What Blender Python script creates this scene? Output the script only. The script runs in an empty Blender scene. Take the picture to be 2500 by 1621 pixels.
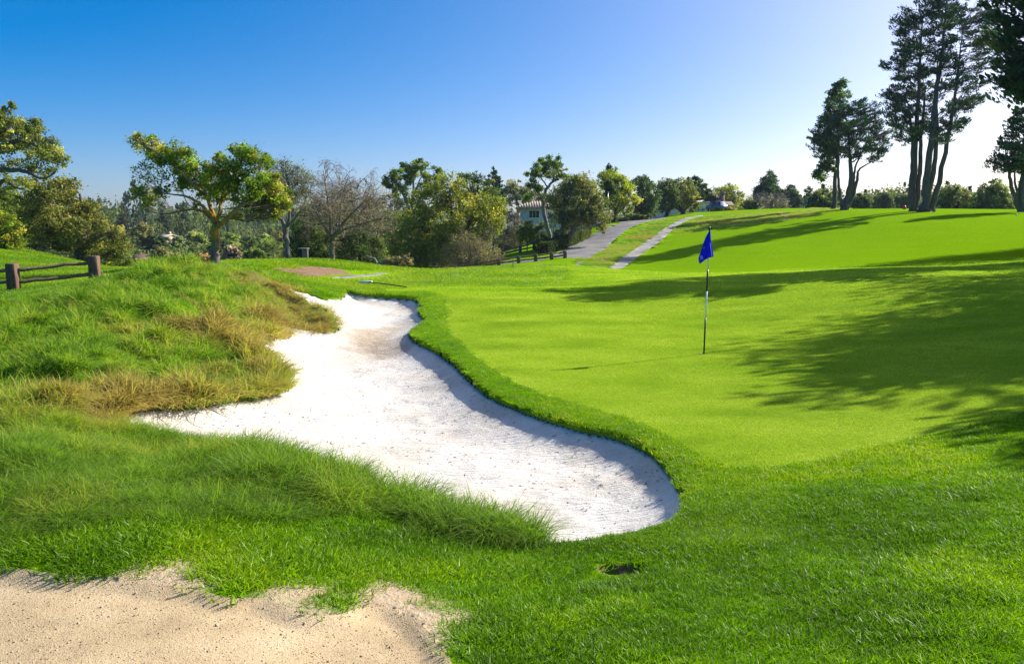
import bpy, math, random
import numpy as np
from mathutils import Vector
rng = np.random.default_rng(7)
random.seed(7)
SC = bpy.context.scene
COL = SC.collection

# ---------------------------------------------------------------- camera, sky, sun, exposure
CAM_H = 2.15
PITCH = math.radians(7.91)
F = 1809.0                       # focal length in photo pixels (photo measured at 2380 x 1543)
cam_d = bpy.data.cameras.new('camera')
cam = bpy.data.objects.new('camera', cam_d)
COL.objects.link(cam)
cam.location = (0, 0, CAM_H)
cam.rotation_euler = (math.pi / 2 - PITCH, 0, 0)
cam_d.sensor_width = 36.0
cam_d.lens = 36.0 * F / 2380.0
cam_d.clip_start = 0.05
cam_d.clip_end = 20000.0
SC.camera = cam

SUN_AZ, SUN_EL = math.radians(61.0), math.radians(34.6)    # azimuth clockwise from +Y
world = bpy.data.worlds.new('World')
SC.world = world
world.use_nodes = True
wn = world.node_tree
sky = wn.nodes.new('ShaderNodeTexSky')
sky.sky_type = 'NISHITA'
sky.sun_disc = False
sky.sun_elevation = SUN_EL
sky.sun_rotation = SUN_AZ
sky.altitude = 0
sky.air_density = 0.5
sky.dust_density = 2.0
sky.ozone_density = 1.0
gm = wn.nodes.new('ShaderNodeGamma')
gm.inputs['Gamma'].default_value = 0.8
hs = wn.nodes.new('ShaderNodeHueSaturation')
hs.inputs['Saturation'].default_value = 2.0
bg = wn.nodes['Background']
bg.inputs['Strength'].default_value = 0.148
wn.links.new(sky.outputs[0], gm.inputs['Color'])
wn.links.new(gm.outputs[0], hs.inputs['Color'])
wn.links.new(hs.outputs[0], bg.inputs['Color'])

sun_d = bpy.data.lights.new('sun', 'SUN')
sun_d.energy = 4.6
sun_d.angle = math.radians(0.4)
sun_d.color = (1.0, 0.94, 0.83)
sun = bpy.data.objects.new('sun', sun_d)
COL.objects.link(sun)
sdir = Vector((math.sin(SUN_AZ) * math.cos(SUN_EL), math.cos(SUN_AZ) * math.cos(SUN_EL), math.sin(SUN_EL)))
sun.rotation_euler = (-sdir).to_track_quat('-Z', 'Y').to_euler()
sun.location = (40, 20, 40)

SC.view_settings.view_transform = 'Standard'
SC.view_settings.look = 'None'
SC.view_settings.exposure = 0.9
SC.view_settings.gamma = 1.0
SC.view_settings.use_curve_mapping = False
SC.cycles.use_denoising = True
SC.cycles.denoiser = 'OPENIMAGEDENOISE'
SC.cycles.denoising_prefilter = 'NONE'
SC.cycles.volume_bounces = 0
SC.cycles.volume_step_rate = 4
SC.cycles.max_bounces = 6
SC.cycles.diffuse_bounces = 3
SC.cycles.glossy_bounces = 2
SC.cycles.transmission_bounces = 4
SC.cycles.transparent_max_bounces = 6
SC.cycles.caustics_reflective = False
SC.cycles.caustics_refractive = False

# ---------------------------------------------------------------- measuring: photo pixel -> place
def ray(u, v):
    u = np.asarray(u, float); v = np.asarray(v, float)
    a = (u - 1190.0) / F; b = -(v - 771.5) / F
    return np.stack([a, np.cos(PITCH) + b * np.sin(PITCH), -np.sin(PITCH) + b * np.cos(PITCH)], -1)
EYE = np.array([0, 0, CAM_H])
def at(u, v, Y):                 # the point seen at (u, v) that stands Y metres in front
    d = ray(u, v)
    return EYE + d * (np.asarray(Y, float) / d[..., 1])[..., None]
def at_z(u, v, z):
    d = ray(u, v)
    return EYE + d * ((z - CAM_H) / d[..., 2])[..., None]

# ---------------------------------------------------------------- noise
def _hash(ix, iy, s):
    h = (ix.astype(np.int64) * 374761393 + iy.astype(np.int64) * 668265263 + s * 1442695041) & 0xffffffff
    h = ((h ^ (h >> 13)) * 1274126177) & 0xffffffff
    h = h ^ (h >> 16)
    return (h & 0xffff) / 65535.0
def vnoise(x, y, s=0):
    ix = np.floor(x); iy = np.floor(y)
    fx = x - ix; fy = y - iy
    fx = fx * fx * fx * (fx * (fx * 6 - 15) + 10); fy = fy * fy * fy * (fy * (fy * 6 - 15) + 10)
    a = _hash(ix, iy, s); b = _hash(ix + 1, iy, s); c = _hash(ix, iy + 1, s); d = _hash(ix + 1, iy + 1, s)
    return (a * (1 - fx) + b * fx) * (1 - fy) + (c * (1 - fx) + d * fx) * fy
def fbm(x, y, s=0, o=4):
    t = 0; a = 0.5; n = 0
    for i in range(o):
        t = t + a * vnoise(x, y, s + i * 17); n += a; a *= 0.5
        x = x * 2.03 + 11.3; y = y * 2.03 + 5.7
    return t / n
def sstep(a, b, x):
    t = np.clip((x - a) / (b - a), 0, 1)
    return t * t * (3 - 2 * t)

# ---------------------------------------------------------------- mesh, naming and material helpers
def mesh_from(name, V, faces, mats=(), smooth=False):
    """faces: (n,3) / (n,4) array, or list of those arrays / index lists"""
    me = bpy.data.meshes.new(name)
    V = np.ascontiguousarray(V, dtype=np.float32)
    if isinstance(faces, np.ndarray):
        faces = [faces]
    loops, counts = [], []
    for f in faces:
        f = np.asarray(f)
        if f.ndim == 1:
            loops.append(f); counts.append(np.array([len(f)]))
        elif len(f):
            loops.append(f.ravel()); counts.append(np.full(len(f), f.shape[1]))
    loops = np.concatenate(loops).astype(np.int32); counts = np.concatenate(counts).astype(np.int32)
    me.vertices.add(len(V)); me.vertices.foreach_set('co', V.ravel())
    me.loops.add(len(loops)); me.loops.foreach_set('vertex_index', loops)
    me.polygons.add(len(counts))
    st = np.zeros(len(counts), np.int32); st[1:] = np.cumsum(counts)[:-1]
    me.polygons.foreach_set('loop_start', st)
    if smooth:
        me.polygons.foreach_set('use_smooth', np.ones(len(counts), bool))
    for m in mats:
        me.materials.append(m)
    me.update(calc_edges=True)
    return me
def set_attr(me, name, vals, typ='FLOAT', domain='POINT'):
    a = me.attributes.new(name, typ, domain)
    key = {'FLOAT': 'value', 'FLOAT_VECTOR': 'vector', 'FLOAT_COLOR': 'color', 'INT': 'value'}[typ]
    vals = np.ascontiguousarray(vals, dtype=np.int32 if typ == 'INT' else np.float32)
    a.data.foreach_set(key, vals.ravel())
def link(name, me, parent=None, loc=None):
    o = bpy.data.objects.new(name, me)
    COL.objects.link(o)
    if parent is not None:
        o.parent = parent
    if loc is not None:
        o.location = loc
    return o
def tag(o, label=None, cat=None, group=None, kind=None):
    if label: o['label'] = label
    if cat: o['category'] = cat
    if group: o['group'] = group
    if kind: o['kind'] = kind
    return o
def empty(name, loc, label, cat, group=None):
    o = bpy.data.objects.new(name, None)
    COL.objects.link(o)
    o.location = loc
    o.empty_display_size = 0.3
    return tag(o, label, cat, group)

class MB:                        # collects shapes into ONE mesh
    def __init__(self): self.V = []; self.Fc = []; self.n = 0
    def add(self, V, Fs):
        V = np.asarray(V, float)
        for f in Fs:
            self.Fc.append(np.asarray(f) + self.n)
        self.V.append(V); self.n += len(V)
        return self
    def box(self, c, s, rz=0.0, taper=1.0, bev=0.0):
        x, y, z = np.array(s) / 2.0
        if bev > 0:
            b = min(bev, x * .9, y * .9, z * .9)
            prof = [(-z, b), (-z + b, 0), (z - b, 0), (z, b)]
            V = []
            for zz, ins in prof:
                for sx, sy in ((-1, -1), (1, -1), (1, 1), (-1, 1)):
                    X, Yy = x - ins, y - ins
                    V += [(sx * (X - (b if ins == 0 else 0) * (sx * sy > 0)), sy * (Yy - (b if ins == 0 else 0) * (sx * sy < 0)), zz)]
                    V += [(sx * (X - (b if ins == 0 else 0) * (sx * sy < 0)), sy * (Yy - (b if ins == 0 else 0) * (sx * sy > 0)), zz)]
            V = np.array(V, float)
            # order ring by angle
            out = []
            for k in range(4):
                r = V[k * 8:(k + 1) * 8]
                o = np.argsort(np.arctan2(r[:, 1] / max(y, 1e-6), r[:, 0] / max(x, 1e-6)), kind='stable')
                out.append(r[o])
            V = np.concatenate(out)
            Fs = [list(range(7, -1, -1)), list(range(24, 32))]
            for k in range(3):
                for i in range(8):
                    j = (i + 1) % 8
                    Fs.append([k * 8 + i, k * 8 + j, k * 8 + 8 + j, k * 8 + 8 + i])
        else:
            V = np.array([(-x, -y, -z), (x, -y, -z), (x, y, -z), (-x, y, -z), (-x, -y, z), (x, -y, z), (x, y, z), (-x, y, z)], float)
            Fs = [[3, 2, 1, 0], [4, 5, 6, 7], [0, 1, 5, 4], [1, 2, 6, 5], [2, 3, 7, 6], [3, 0, 4, 7]]
        t = np.where(V[:, 2:3] > 0, taper, 1.0)
        V[:, :2] *= t
        ca, sa = math.cos(rz), math.sin(rz)
        V = np.stack([V[:, 0] * ca - V[:, 1] * sa, V[:, 0] * sa + V[:, 1] * ca, V[:, 2]], -1) + np.array(c)
        return self.add(V, Fs)
    def tube(self, pts, rad, n=8, cap=True):
        V, Q = tube_geo(np.asarray(pts, float), np.broadcast_to(np.asarray(rad, float), (len(pts),)), n)
        Fs = list(Q)
        if cap:
            Fs += [list(range(n - 1, -1, -1)), list(range(len(V) - n, len(V)))]
        return self.add(V, Fs)
    def build(self, name, mat, parent=None, loc=None, smooth=False):
        me = mesh_from(name, np.concatenate(self.V), self.Fc, [mat] if mat else [], smooth)
        return link(name, me, parent, loc)

def tube_geo(pts, rad, n=6):
    k = len(pts)
    T = np.gradient(pts, axis=0)
    T /= np.linalg.norm(T, axis=1, keepdims=True) + 1e-9
    up = np.where(np.abs(T[:, 2:3]) > 0.9, np.array([[1.0, 0, 0]]), np.array([[0, 0, 1.0]]))
    A = np.cross(T, up); A /= np.linalg.norm(A, axis=1, keepdims=True) + 1e-9
    for i in range(1, k):        # keep the frame from flipping
        if (A[i] * A[i - 1]).sum() < 0: A[i] = -A[i]
    B = np.cross(T, A)
    th = np.arange(n) / n * 2 * np.pi
    V = pts[:, None] + rad[:, None, None] * (np.cos(th)[None, :, None] * A[:, None] + np.sin(th)[None, :, None] * B[:, None])
    i = np.arange(k - 1)[:, None] * n; j = np.arange(n)[None]
    q = np.stack([i + j, i + (j + 1) % n, i + n + (j + 1) % n, i + n + j], -1).reshape(-1, 4)
    return V.reshape(-1, 3), q

def new_mat(name):
    m = bpy.data.materials.new(name); m.use_nodes = True
    nt = m.node_tree
    return m, nt, nt.nodes['Principled BSDF'], nt.nodes['Material Output']
def N(nt, typ, **kw):
    n = nt.nodes.new(typ)
    for k, v in kw.items():
        if hasattr(n, k) and k not in n.inputs: setattr(n, k, v)
        else: n.inputs[k].default_value = v
    return n
def noise_node(nt, scale, detail=3, rough=0.55, vec=None, dist=0.0):
    n = N(nt, 'ShaderNodeTexNoise')
    n.inputs['Scale'].default_value = scale; n.inputs['Detail'].default_value = detail
    n.inputs['Roughness'].default_value = rough; n.inputs['Distortion'].default_value = dist
    if vec is not None: nt.links.new(vec, n.inputs['Vector'])
    return n
def ramp(nt, fac, stops):
    r = N(nt, 'ShaderNodeValToRGB')
    cr = r.color_ramp
    while len(cr.elements) < len(stops): cr.elements.new(0.5)
    for e, (p, c) in zip(cr.elements, stops):
        e.position = p; e.color = (*c, 1) if len(c) == 3 else c
    nt.links.new(fac, r.inputs['Fac'])
    return r
def mixc(nt, fac, a, b, blend='MIX'):
    m = N(nt, 'ShaderNodeMix', data_type='RGBA', blend_type=blend)
    for s, x in (('Factor', fac), ('A', a), ('B', b)):
        i = {'Factor': 0, 'A': 6, 'B': 7}[s]
        if isinstance(x, (int, float)): m.inputs[i].default_value = x
        elif isinstance(x, (tuple, list)): m.inputs[i].default_value = (*x, 1) if len(x) == 3 else x
        else: nt.links.new(x, m.inputs[i])
    return m.outputs[2]
def maprange(nt, v, a, b, c=0.0, d=1.0):
    m = N(nt, 'ShaderNodeMapRange')
    m.inputs[1].default_value = a; m.inputs[2].default_value = b; m.inputs[3].default_value = c; m.inputs[4].default_value = d
    nt.links.new(v, m.inputs[0])
    return m.outputs[0]
def bump(nt, h, strength, dist):
    b = N(nt, 'ShaderNodeBump'); b.inputs['Strength'].default_value = strength; b.inputs['Distance'].default_value = dist
    nt.links.new(h, b.inputs['Height'])
    return b
def simple_mat(name, col, rough=0.7, scale=8.0, var=0.25, bmp=0.3, bdist=0.01, metallic=0.0, stretch=None, col2=None):
    m, nt, bs, out = new_mat(name)
    tc = N(nt, 'ShaderNodeTexCoord'); vec = tc.outputs['Object']
    if stretch:
        mp = N(nt, 'ShaderNodeMapping'); mp.inputs['Scale'].default_value = stretch
        nt.links.new(vec, mp.inputs['Vector']); vec = mp.outputs[0]
    n1 = noise_node(nt, scale, 4, 0.6, vec)
    lo = tuple(c * (1 - var) for c in col); hi = col2 or tuple(min(1, c * (1 + var)) for c in col)
    r = ramp(nt, n1.outputs['Fac'], [(0.3, lo), (0.7, hi)])
    nt.links.new(r.outputs[0], bs.inputs['Base Color'])
    bs.inputs['Roughness'].default_value = rough; bs.inputs['Metallic'].default_value = metallic
    if bmp:
        n2 = noise_node(nt, scale * 5, 3, 0.6, vec)
        nt.links.new(bump(nt, n2.outputs['Fac'], bmp, bdist).outputs[0], bs.inputs['Normal'])
    return m

# ---------------------------------------------------------------- terrain height: surveyed points, thin-plate interpolation
_cp = []
def S_Y(*rows):
    for u, v, Y in rows: _cp.append(at(u, v, Y))
def S_z(*rows):
    for u, v, z in rows: _cp.append(at_z(u, v, z))
def S_w(*rows):
    for r in rows: _cp.append(np.array(r, float))
# under and behind the viewer
S_w((0, 0.6, .55), (-1.2, 1.2, .55), (1.2, 1.2, .55), (0, -1.5, .6), (-2.5, -1, .62), (2.5, -1, .6), (0, -8, .9), (-8, -5, 1.0), (8, -5, .9), (6, 1, .55), (-6, 1.5, .75),
    (0, -60, 3), (-60, -40, 3), (60, -40, 5), (14, 4, .9), (-12, 6, 1.0), (-22, 12, 1.2), (20, 12, 1.5), (32, 26, 2.2), (50, 10, 3), (-50, 20, 2.2))
S_z((0, 1543, .5), (600, 1543, .5), (1190, 1543, .47), (1800, 1543, .45), (2380, 1543, .45),
    (0, 1310, .5), (600, 1310, .4), (1000, 1310, .25), (1500, 1300, .18), (2000, 1300, .24), (2380, 1300, .32),
    (1240, 1268, .1), (1590, 1180, .06), (1800, 1090, .04), (2380, 950, .2), (2380, 1100, .25), (2100, 1020, .08),
    (1636, 822, 0), (1100, 880, 0), (950, 770, -.02), (1330, 960, .01), (980, 700, .03), (1300, 760, .0), (1900, 860, .06), (2380, 800, .3), (1400, 880, -.02), (1620, 1000, .0),
    (1500, 690, .08), (1900, 720, .2), (1750, 655, .33), (2100, 634, .66), (2380, 640, .72), (1900, 640, .5))
S_Y((1530, 657, 25), (1000, 680, 22.5), (1250, 668, 25), (1050, 655, 28), (1300, 640, 32), (1400, 628, 36), (1300, 614, 40), (1180, 619, 42), (1000, 630, 42), (900, 624, 42), (860, 640, 33),
    (1500, 645, 29), (1600, 637, 33),
    (770, 606, 38), (670, 604, 36), (560, 606, 33), (500, 613, 30), (720, 635, 29), (640, 645, 26), (800, 660, 25), (860, 668, 24.5),
    (1420, 630, 60), (1600, 634, 50), (1750, 630, 44), (2000, 620, 37), (2380, 606, 34), (2380, 560, 48), (2000, 560, 60), (1700, 575, 66), (1800, 525, 84), (2150, 492, 85), (1950, 489, 98), (1860, 483, 120),
    (2380, 495, 76), (2100, 520, 68), (1500, 572, 80), (1600, 503, 112), (1700, 495, 112), (1640, 494, 128), (1800, 494, 108), (1560, 498, 130),
    (1109, 627, 66), (1313, 609, 66), (1330, 592, 71), (1440, 530, 93), (1540, 506, 116), (1240, 592, 76), (1150, 612, 72), (1200, 565, 90), (1290, 572, 82), (1370, 524, 100), (1000, 640, 60),
    (0, 680, 20.5), (33, 677, 21), (222, 657, 22), (340, 636, 24), (0, 575, 55), (150, 602, 50), (270, 626, 42), (320, 625, 32), (60, 640, 30), (-200, 560, 50), (-300, 690, 20), (-300, 1100, 6), (-300, 850, 10),
    (430, 614, 19), (300, 642, 17), (150, 692, 15.5), (0, 708, 14.2), (560, 622, 21), (650, 655, 20.8), (700, 690, 19.3))
S_z((785, 762, .03), (645, 785, .1), (655, 905, .1), (520, 885, .22), (265, 950, .35), (400, 760, .55), (200, 820, .62), (0, 900, .68), (0, 1100, .6), (300, 1100, .42),
    (600, 1060, .27), (1000, 1160, .14), (560, 720, .5), (720, 720, .25), (480, 700, .75))
# dropping away behind the left crest into the valley, up again to the far ridge
S_w((-12, 52, -2.6), (-22, 70, -4.5), (-8, 62, -2.8), (-35, 90, -6.5), (-25, 130, -9), (-60, 150, -10), (-90, 260, -15), (-20, 220, -12), (-160, 420, -16), (-40, 420, -15),
    (-250, 620, -2), (-80, 640, -4), (-130, 900, -10), (-500, 1000, 0), (-380, 2600, 25), (-900, 3200, 5), (-700, 600, 5), (-150, 100, -2), (-80, 60, 0),
    (20, 140, -1), (60, 220, 3), (150, 200, 4), (60, 150, 4.2), (45, 115, 4.2), (90, 110, 4), (150, 100, 5), (10, 300, -8), (120, 500, -5), (400, 500, 0), (0, 900, -12), (600, 1200, -5), (300, 3000, -5), (0, 6000, -10), (-4000, 6000, -10), (4000, 6000, -10), (-2500, 1500, 0), (2500, 1500, 0), (100, 45, 4.5), (5, 95, -.5), (-5, 80, -2.2))
CP = np.array(_cp)
CP_REF = CP
def warp(x, y):
    r = np.sqrt(x * x + y * y) + 0.35
    th = np.arctan2(x, y)
    L = np.log(r)
    k = np.clip(L, 0.3, 9)
    return np.stack([th * 2.2, L * 1.15], -1)
def _tp(d2): return 0.5 * d2 * np.log(d2 + 1e-12)
def _fit(P, lam=0.004):
    W = warp(P[:, 0], P[:, 1]); n = len(P)
    D = ((W[:, None] - W[None]) ** 2).sum(-1)
    A = np.zeros((n + 3, n + 3)); A[:n, :n] = _tp(D) + np.eye(n) * lam
    A[:n, n] = 1; A[:n, n + 1:] = W; A[n, :n] = 1; A[n + 1:, :n] = W.T
    b = np.zeros(n + 3); b[:n] = P[:, 2]
    return W, np.linalg.solve(A, b)
# far points are many metres high and low; soften them so that near ground keeps its centimetres
_W, _c = _fit(CP)
def base(x, y):
    x = np.asarray(x, float); y = np.asarray(y, float); sh = x.shape
    w = warp(x.ravel(), y.ravel()); out = np.empty(len(w))
    for s in range(0, len(w), 40000):
        q = w[s:s + 40000]
        D = (q[:, None, 0] - _W[None, :, 0]) ** 2 + (q[:, None, 1] - _W[None, :, 1]) ** 2
        out[s:s + 40000] = _tp(D) @ _c[:-3] + _c[-3] + q @ _c[-2:]
    return out.reshape(sh)
_ts = np.exp(np.linspace(np.log(1.6), np.log(700), 420))
def on_ground(u, v):
    """where the line of sight through photo pixel (u, v) first meets the ground"""
    d = ray(np.atleast_1d(u), np.atleast_1d(v))
    P = EYE + d[:, None, :] * _ts[None, :, None]
    h = P[..., 2] - base(P[..., 0], P[..., 1])
    neg = h < 0
    i = np.where(neg.any(1), neg.argmax(1), len(_ts) - 1).clip(1)
    k = np.arange(len(i)); h0 = h[k, i - 1]; h1 = h[k, i]
    t = _ts[i - 1] + (_ts[i] - _ts[i - 1]) * np.clip(h0 / (h0 - h1 + 1e-9), 0, 1)
    return EYE + d * t[:, None]
def poly(pts):
    p = np.array(pts, float)
    return on_ground(p[:, 0], p[:, 1])[:, :2]
def smooth_poly(P, it=2):
    for _ in range(it):
        Q = np.roll(P, -1, 0)
        P = np.stack([P * .75 + Q * .25, P * .25 + Q * .75], 1).reshape(-1, 2)
    return P
def sdist(P, x, y):
    """signed distance to polygon P, positive inside, and nearest boundary point"""
    x = x.ravel(); y = y.ravel()
    best = np.full(len(x), 1e18); nx = np.zeros(len(x)); ny = np.zeros(len(x)); ins = np.zeros(len(x), bool)
    A = P; B = np.roll(P, -1, 0)
    for (ax, ay), (bx, by) in zip(A, B):
        ex, ey = bx - ax, by - ay
        l2 = ex * ex + ey * ey + 1e-12
        t = np.clip(((x - ax) * ex + (y - ay) * ey) / l2, 0, 1)
        px = ax + t * ex; py = ay + t * ey
        d = (x - px) ** 2 + (y - py) ** 2
        m = d < best
        best[m] = d[m]; nx[m] = px[m]; ny[m] = py[m]
        c = (ay > y) != (by > y)
        if c.any():
            xi = ax + (y - ay) * ex / (ey if abs(ey) > 1e-12 else 1e-12)
            ins ^= c & (x < xi)
    return np.where(ins, 1, -1) * np.sqrt(best), nx, ny
def sd_box(P, x, y, pad=3.0):
    """as sdist but only near the polygon; elsewhere -99"""
    s = np.full(x.shape, -99.0); nx = np.zeros(x.shape); ny = np.zeros(x.shape)
    lo = P.min(0) - pad; hi = P.max(0) + pad
    m = (x > lo[0]) & (x < hi[0]) & (y > lo[1]) & (y < hi[1])
    if m.any():
        a, b, c = sdist(P, x[m], y[m]); s[m] = a; nx[m] = b; ny[m] = c
    return s, nx, ny

# ---------------------------------------------------------------- outlines on the ground
BUNKER = smooth_poly(poly([(636, 657), (680, 669), (715, 679), (750, 690), (785, 692), (797, 684), (801, 671), (819, 676), (865, 682), (914, 686), (951, 688), (972, 694), (981, 706), (971, 720), (983, 732), (989, 739), (968, 754), (948, 768),
    (962, 785), (1000, 802), (1050, 832), (1085, 868), (1120, 902), (1190, 936), (1270, 963), (1340, 984), (1430, 1003), (1490, 1026), (1530, 1055), (1568, 1100), (1588, 1145), (1588, 1180), (1560, 1205), (1500, 1229), (1430, 1245), (1340, 1258), (1285, 1266), (1235, 1267), (1195, 1250), (1165, 1234), (1120, 1206),
    (1060, 1182), (1000, 1162), (940, 1150), (880, 1140), (820, 1125), (760, 1110), (690, 1090), (640, 1070), (560, 1050), (480, 1024), (400, 1000), (340, 994), (285, 985), (265, 962), (300, 945), (360, 940), (430, 940), (520, 928), (600, 918), (648, 906), (655, 890), (645, 862), (620, 838), (575, 818), (535, 803), (515, 793),
    (540, 790), (590, 792), (632, 788), (644, 772), (640, 752), (660, 748), (700, 756), (745, 764), (782, 764), (786, 750), (760, 728), (735, 712), (700, 694), (668, 676), (645, 664)]), 1)
GREEN = smooth_poly(poly([(1022, 694), (1075, 688), (1130, 684), (1220, 680), (1300, 677), (1420, 671), (1535, 658), (1505, 645), (1580, 638), (1700, 640), (1780, 634), (1880, 630), (2000, 630), (2100, 629), (2240, 633), (2380, 641), (2620, 655), (2900, 720), (2800, 860), (2380, 957), (2290, 985),
    (2200, 1001), (2100, 1022), (1990, 1050), (1900, 1074), (1800, 1092), (1720, 1092), (1640, 1072), (1570, 1032), (1500, 988), (1400, 955), (1300, 930), (1200, 893), (1140, 858), (1090, 815), (1045, 775), (1030, 745), (1050, 725)]), 2)
PATH = smooth_poly(poly([(-700, 1280), (-300, 1290), (0, 1312), (60, 1322), (150, 1338), (240, 1338), (330, 1350), (380, 1362), (470, 1368), (520, 1392), (600, 1386), (660, 1405), (700, 1428), (790, 1430), (830, 1412), (900, 1408), (960, 1432), (1000, 1470), (1035, 1500), (1060, 1560), (1120, 1750), (1000, 2600), (0, 3200), (-900, 2400)]), 2)
ROAD = smooth_poly(np.concatenate([poly([(1385, 603), (1330, 610), (1290, 617), (1180, 623), (1100, 626)])[::-1], poly([(1100, 621), (1200, 612), (1262, 606), (1290, 592), (1318, 577), (1345, 562), (1372, 548), (1410, 529), (1450, 518), (1500, 508), (1540, 505.5), (1553, 507), (1520, 513), (1490, 520), (1462, 531), (1440, 547), (1420, 563), (1400, 588)])]), 1)
def poly_d(pts):
    return np.array([on_ground(p[0], p[1])[0][:2] if len(p) == 2 else at(*p)[:2] for p in pts])
CART = smooth_poly(poly_d([(1404, 627, 60.5), (1440, 601), (1470, 580), (1500, 560), (1530, 541), (1560, 521), (1590, 507), (1622, 500.5), (1640, 500.5), (1618, 505), (1592, 515), (1565, 535), (1535, 560), (1505, 581), (1475, 602), (1440, 628.5, 60.0)]), 1)
CART2 = smooth_poly(poly([(765, 646), (810, 640.5), (860, 635.5), (915, 632.5), (890, 638), (835, 645), (785, 649)]), 1)
BRICKS = smooth_poly(poly([(1797, 492), (1815, 494), (1826, 499), (1834, 505), (1838, 513), (1826, 513), (1824, 506), (1815, 499)]), 1)
DIRT = smooth_poly(poly([(632, 628), (665, 618), (720, 617), (770, 622), (815, 628), (822, 636), (790, 641), (740, 643), (690, 641), (650, 636)]), 2)
SPOT = smooth_poly(poly([(1072, 630), (1100, 630.5), (1122, 633), (1118, 636), (1095, 636.5)]), 2)
DRYHILL = smooth_poly(poly([(1552, 545), (1592, 520), (1640, 503), (1700, 497), (1800, 495), (1900, 489), (1975, 484), (1990, 487), (1900, 497), (1845, 512), (1750, 522), (1660, 533)]), 1)
STRIP = smooth_poly(poly_d([(1335, 607, 67), (1400, 590), (1445, 560), (1500, 528), (1560, 508), (1596, 503), (1560, 518), (1530, 540), (1470, 580), (1404, 627, 61), (1370, 618, 63)]), 1)
ROUGH = smooth_poly(poly([(-500, 720), (-200, 700), (0, 706), (150, 680), (260, 650), (340, 632), (430, 608), (520, 611), (580, 620), (640, 640), (700, 690), (765, 722), (805, 756), (790, 775), (700, 772), (655, 795), (630, 830), (660, 890), (640, 912), (520, 935), (400, 945), (330, 990), (480, 1028), (690, 1095), (880, 1145), (1060, 1190), (1180, 1245), (1130, 1262),
    (950, 1230), (800, 1200), (600, 1190), (400, 1180), (200, 1190), (0, 1230), (-400, 1240), (-900, 1100)]), 1)
BANK = smooth_poly(poly([(632, 656), (600, 640), (640, 636), (740, 650), (800, 664), (815, 672), (797, 685), (770, 692), (700, 676)]), 1)
HOLE = on_ground(1447, 1318)[0]
CUP = on_ground(1636, 822)[0]
BARE = [on_ground(u, v)[0] for u, v in ((905, 1395), (930, 1400), (700, 1385), (400, 1345), (960, 1445), (250, 650))]

def seg_dist(x, y, pts):
    d = np.full(x.shape, 1e9)
    for (ax, ay), (bx, by) in zip(pts[:-1], pts[1:]):
        ex, ey = bx - ax, by - ay
        t = np.clip(((x - ax) * ex + (y - ay) * ey) / (ex * ex + ey * ey + 1e-12), 0, 1)
        d = np.minimum(d, np.hypot(x - ax - t * ex, y - ay - t * ey))
    return d
LIP_R = poly([(819, 676), (914, 686), (981, 706), (971, 720), (989, 739), (948, 768), (1050, 832), (1120, 902), (1190, 936), (1340, 984), (1490, 1026), (1568, 1100), (1588, 1180)])   # steep side of the bunker
UPEDGE = poly([(636, 660), (668, 676), (700, 694), (735, 712), (765, 730), (788, 752)])
NEARBANK = poly([(262, 968), (300, 990), (400, 1003), (480, 1026)])
CREST = poly([(430, 612), (520, 640), (600, 680), (700, 730)])

def turf(x, y, detail=True):
    """turf surface: surveyed ground, its small lumps, the rolled bunker lip, the burrow"""
    z = base(x, y)
    r = np.hypot(x, y)
    if detail:
        z = z + (fbm(x * .35, y * .35, 3, 3) - .5) * .10 * sstep(6, 14, r) * sstep(200, 60, r) * (1 - sstep(.2, 1.5, sd_box(GREEN, x, y)[0])) * (1 - sstep(-2.5, -.3, sd_box(CART2, x, y)[0]))
        rg = sstep(-.3, .8, sd_box(ROUGH, x, y)[0])
        z = z + rg * ((fbm(x * 1.2, y * 1.2, 9, 3) - .5) * (.30 + .46 * sstep(6, 8.5, y)) + (vnoise(x * 3.1, y * 3.1, 5) - .5) * .07)
        lawn = sstep(9, 5, r) * (1 - rg) * (1 - .85 * sstep(-.25, .1, sd_box(PATH, x, y)[0]))
        z = z + lawn * ((fbm(x * 1.4, y * 1.4, 21, 3) - .5) * .07)
    sb = sd_box(BUNKER, x, y, 2)[0]
    lr = seg_dist(x, y, LIP_R)
    roll = np.exp(-((sb + .22) / .2) ** 2) * sstep(1.2, .3, lr)
    z = z + .004 * roll
    z = z - .018 * sstep(-.10, .0, sb) * sstep(1.2, .3, lr)
    if detail:
        z = z - .15 * rg * sstep(.05, .9, -sb) * sstep(5.0, 8.0, y)
        z = z - .14 * sstep(2.0, .3, seg_dist(x, y, UPEDGE)) * rg * sstep(.0, .5, -sb)
    d = np.hypot((x - HOLE[0]) / 1.35, y - HOLE[1])
    z = z - .34 * sstep(.115, .06, d)
    return z
def sand_h(x, y):
    s = sd_box(BUNKER, x, y, 2)[0]
    lr = seg_dist(x, y, LIP_R)
    k = sstep(2.2, .6, lr)
    inside = np.clip(s, 0, 9)
    deep = .055 * sstep(-.10, -.01, s) + .27 * (1 - np.exp(-inside / .40))
    flat = .03 * sstep(-.1, -.02, s) + .36 * (1 - np.exp(-inside / 1.3))
    z = base(x, y) - (deep * k + flat * (1 - k)) - .01 - .30 * sstep(.0, -.05, s)
    z = z + (fbm(x * 1.3, y * 1.3, 31, 3) - .5) * .10 * sstep(.1, .8, s) + (fbm(x * 6, y * 6, 35, 2) - .5) * .018
    return z

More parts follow.
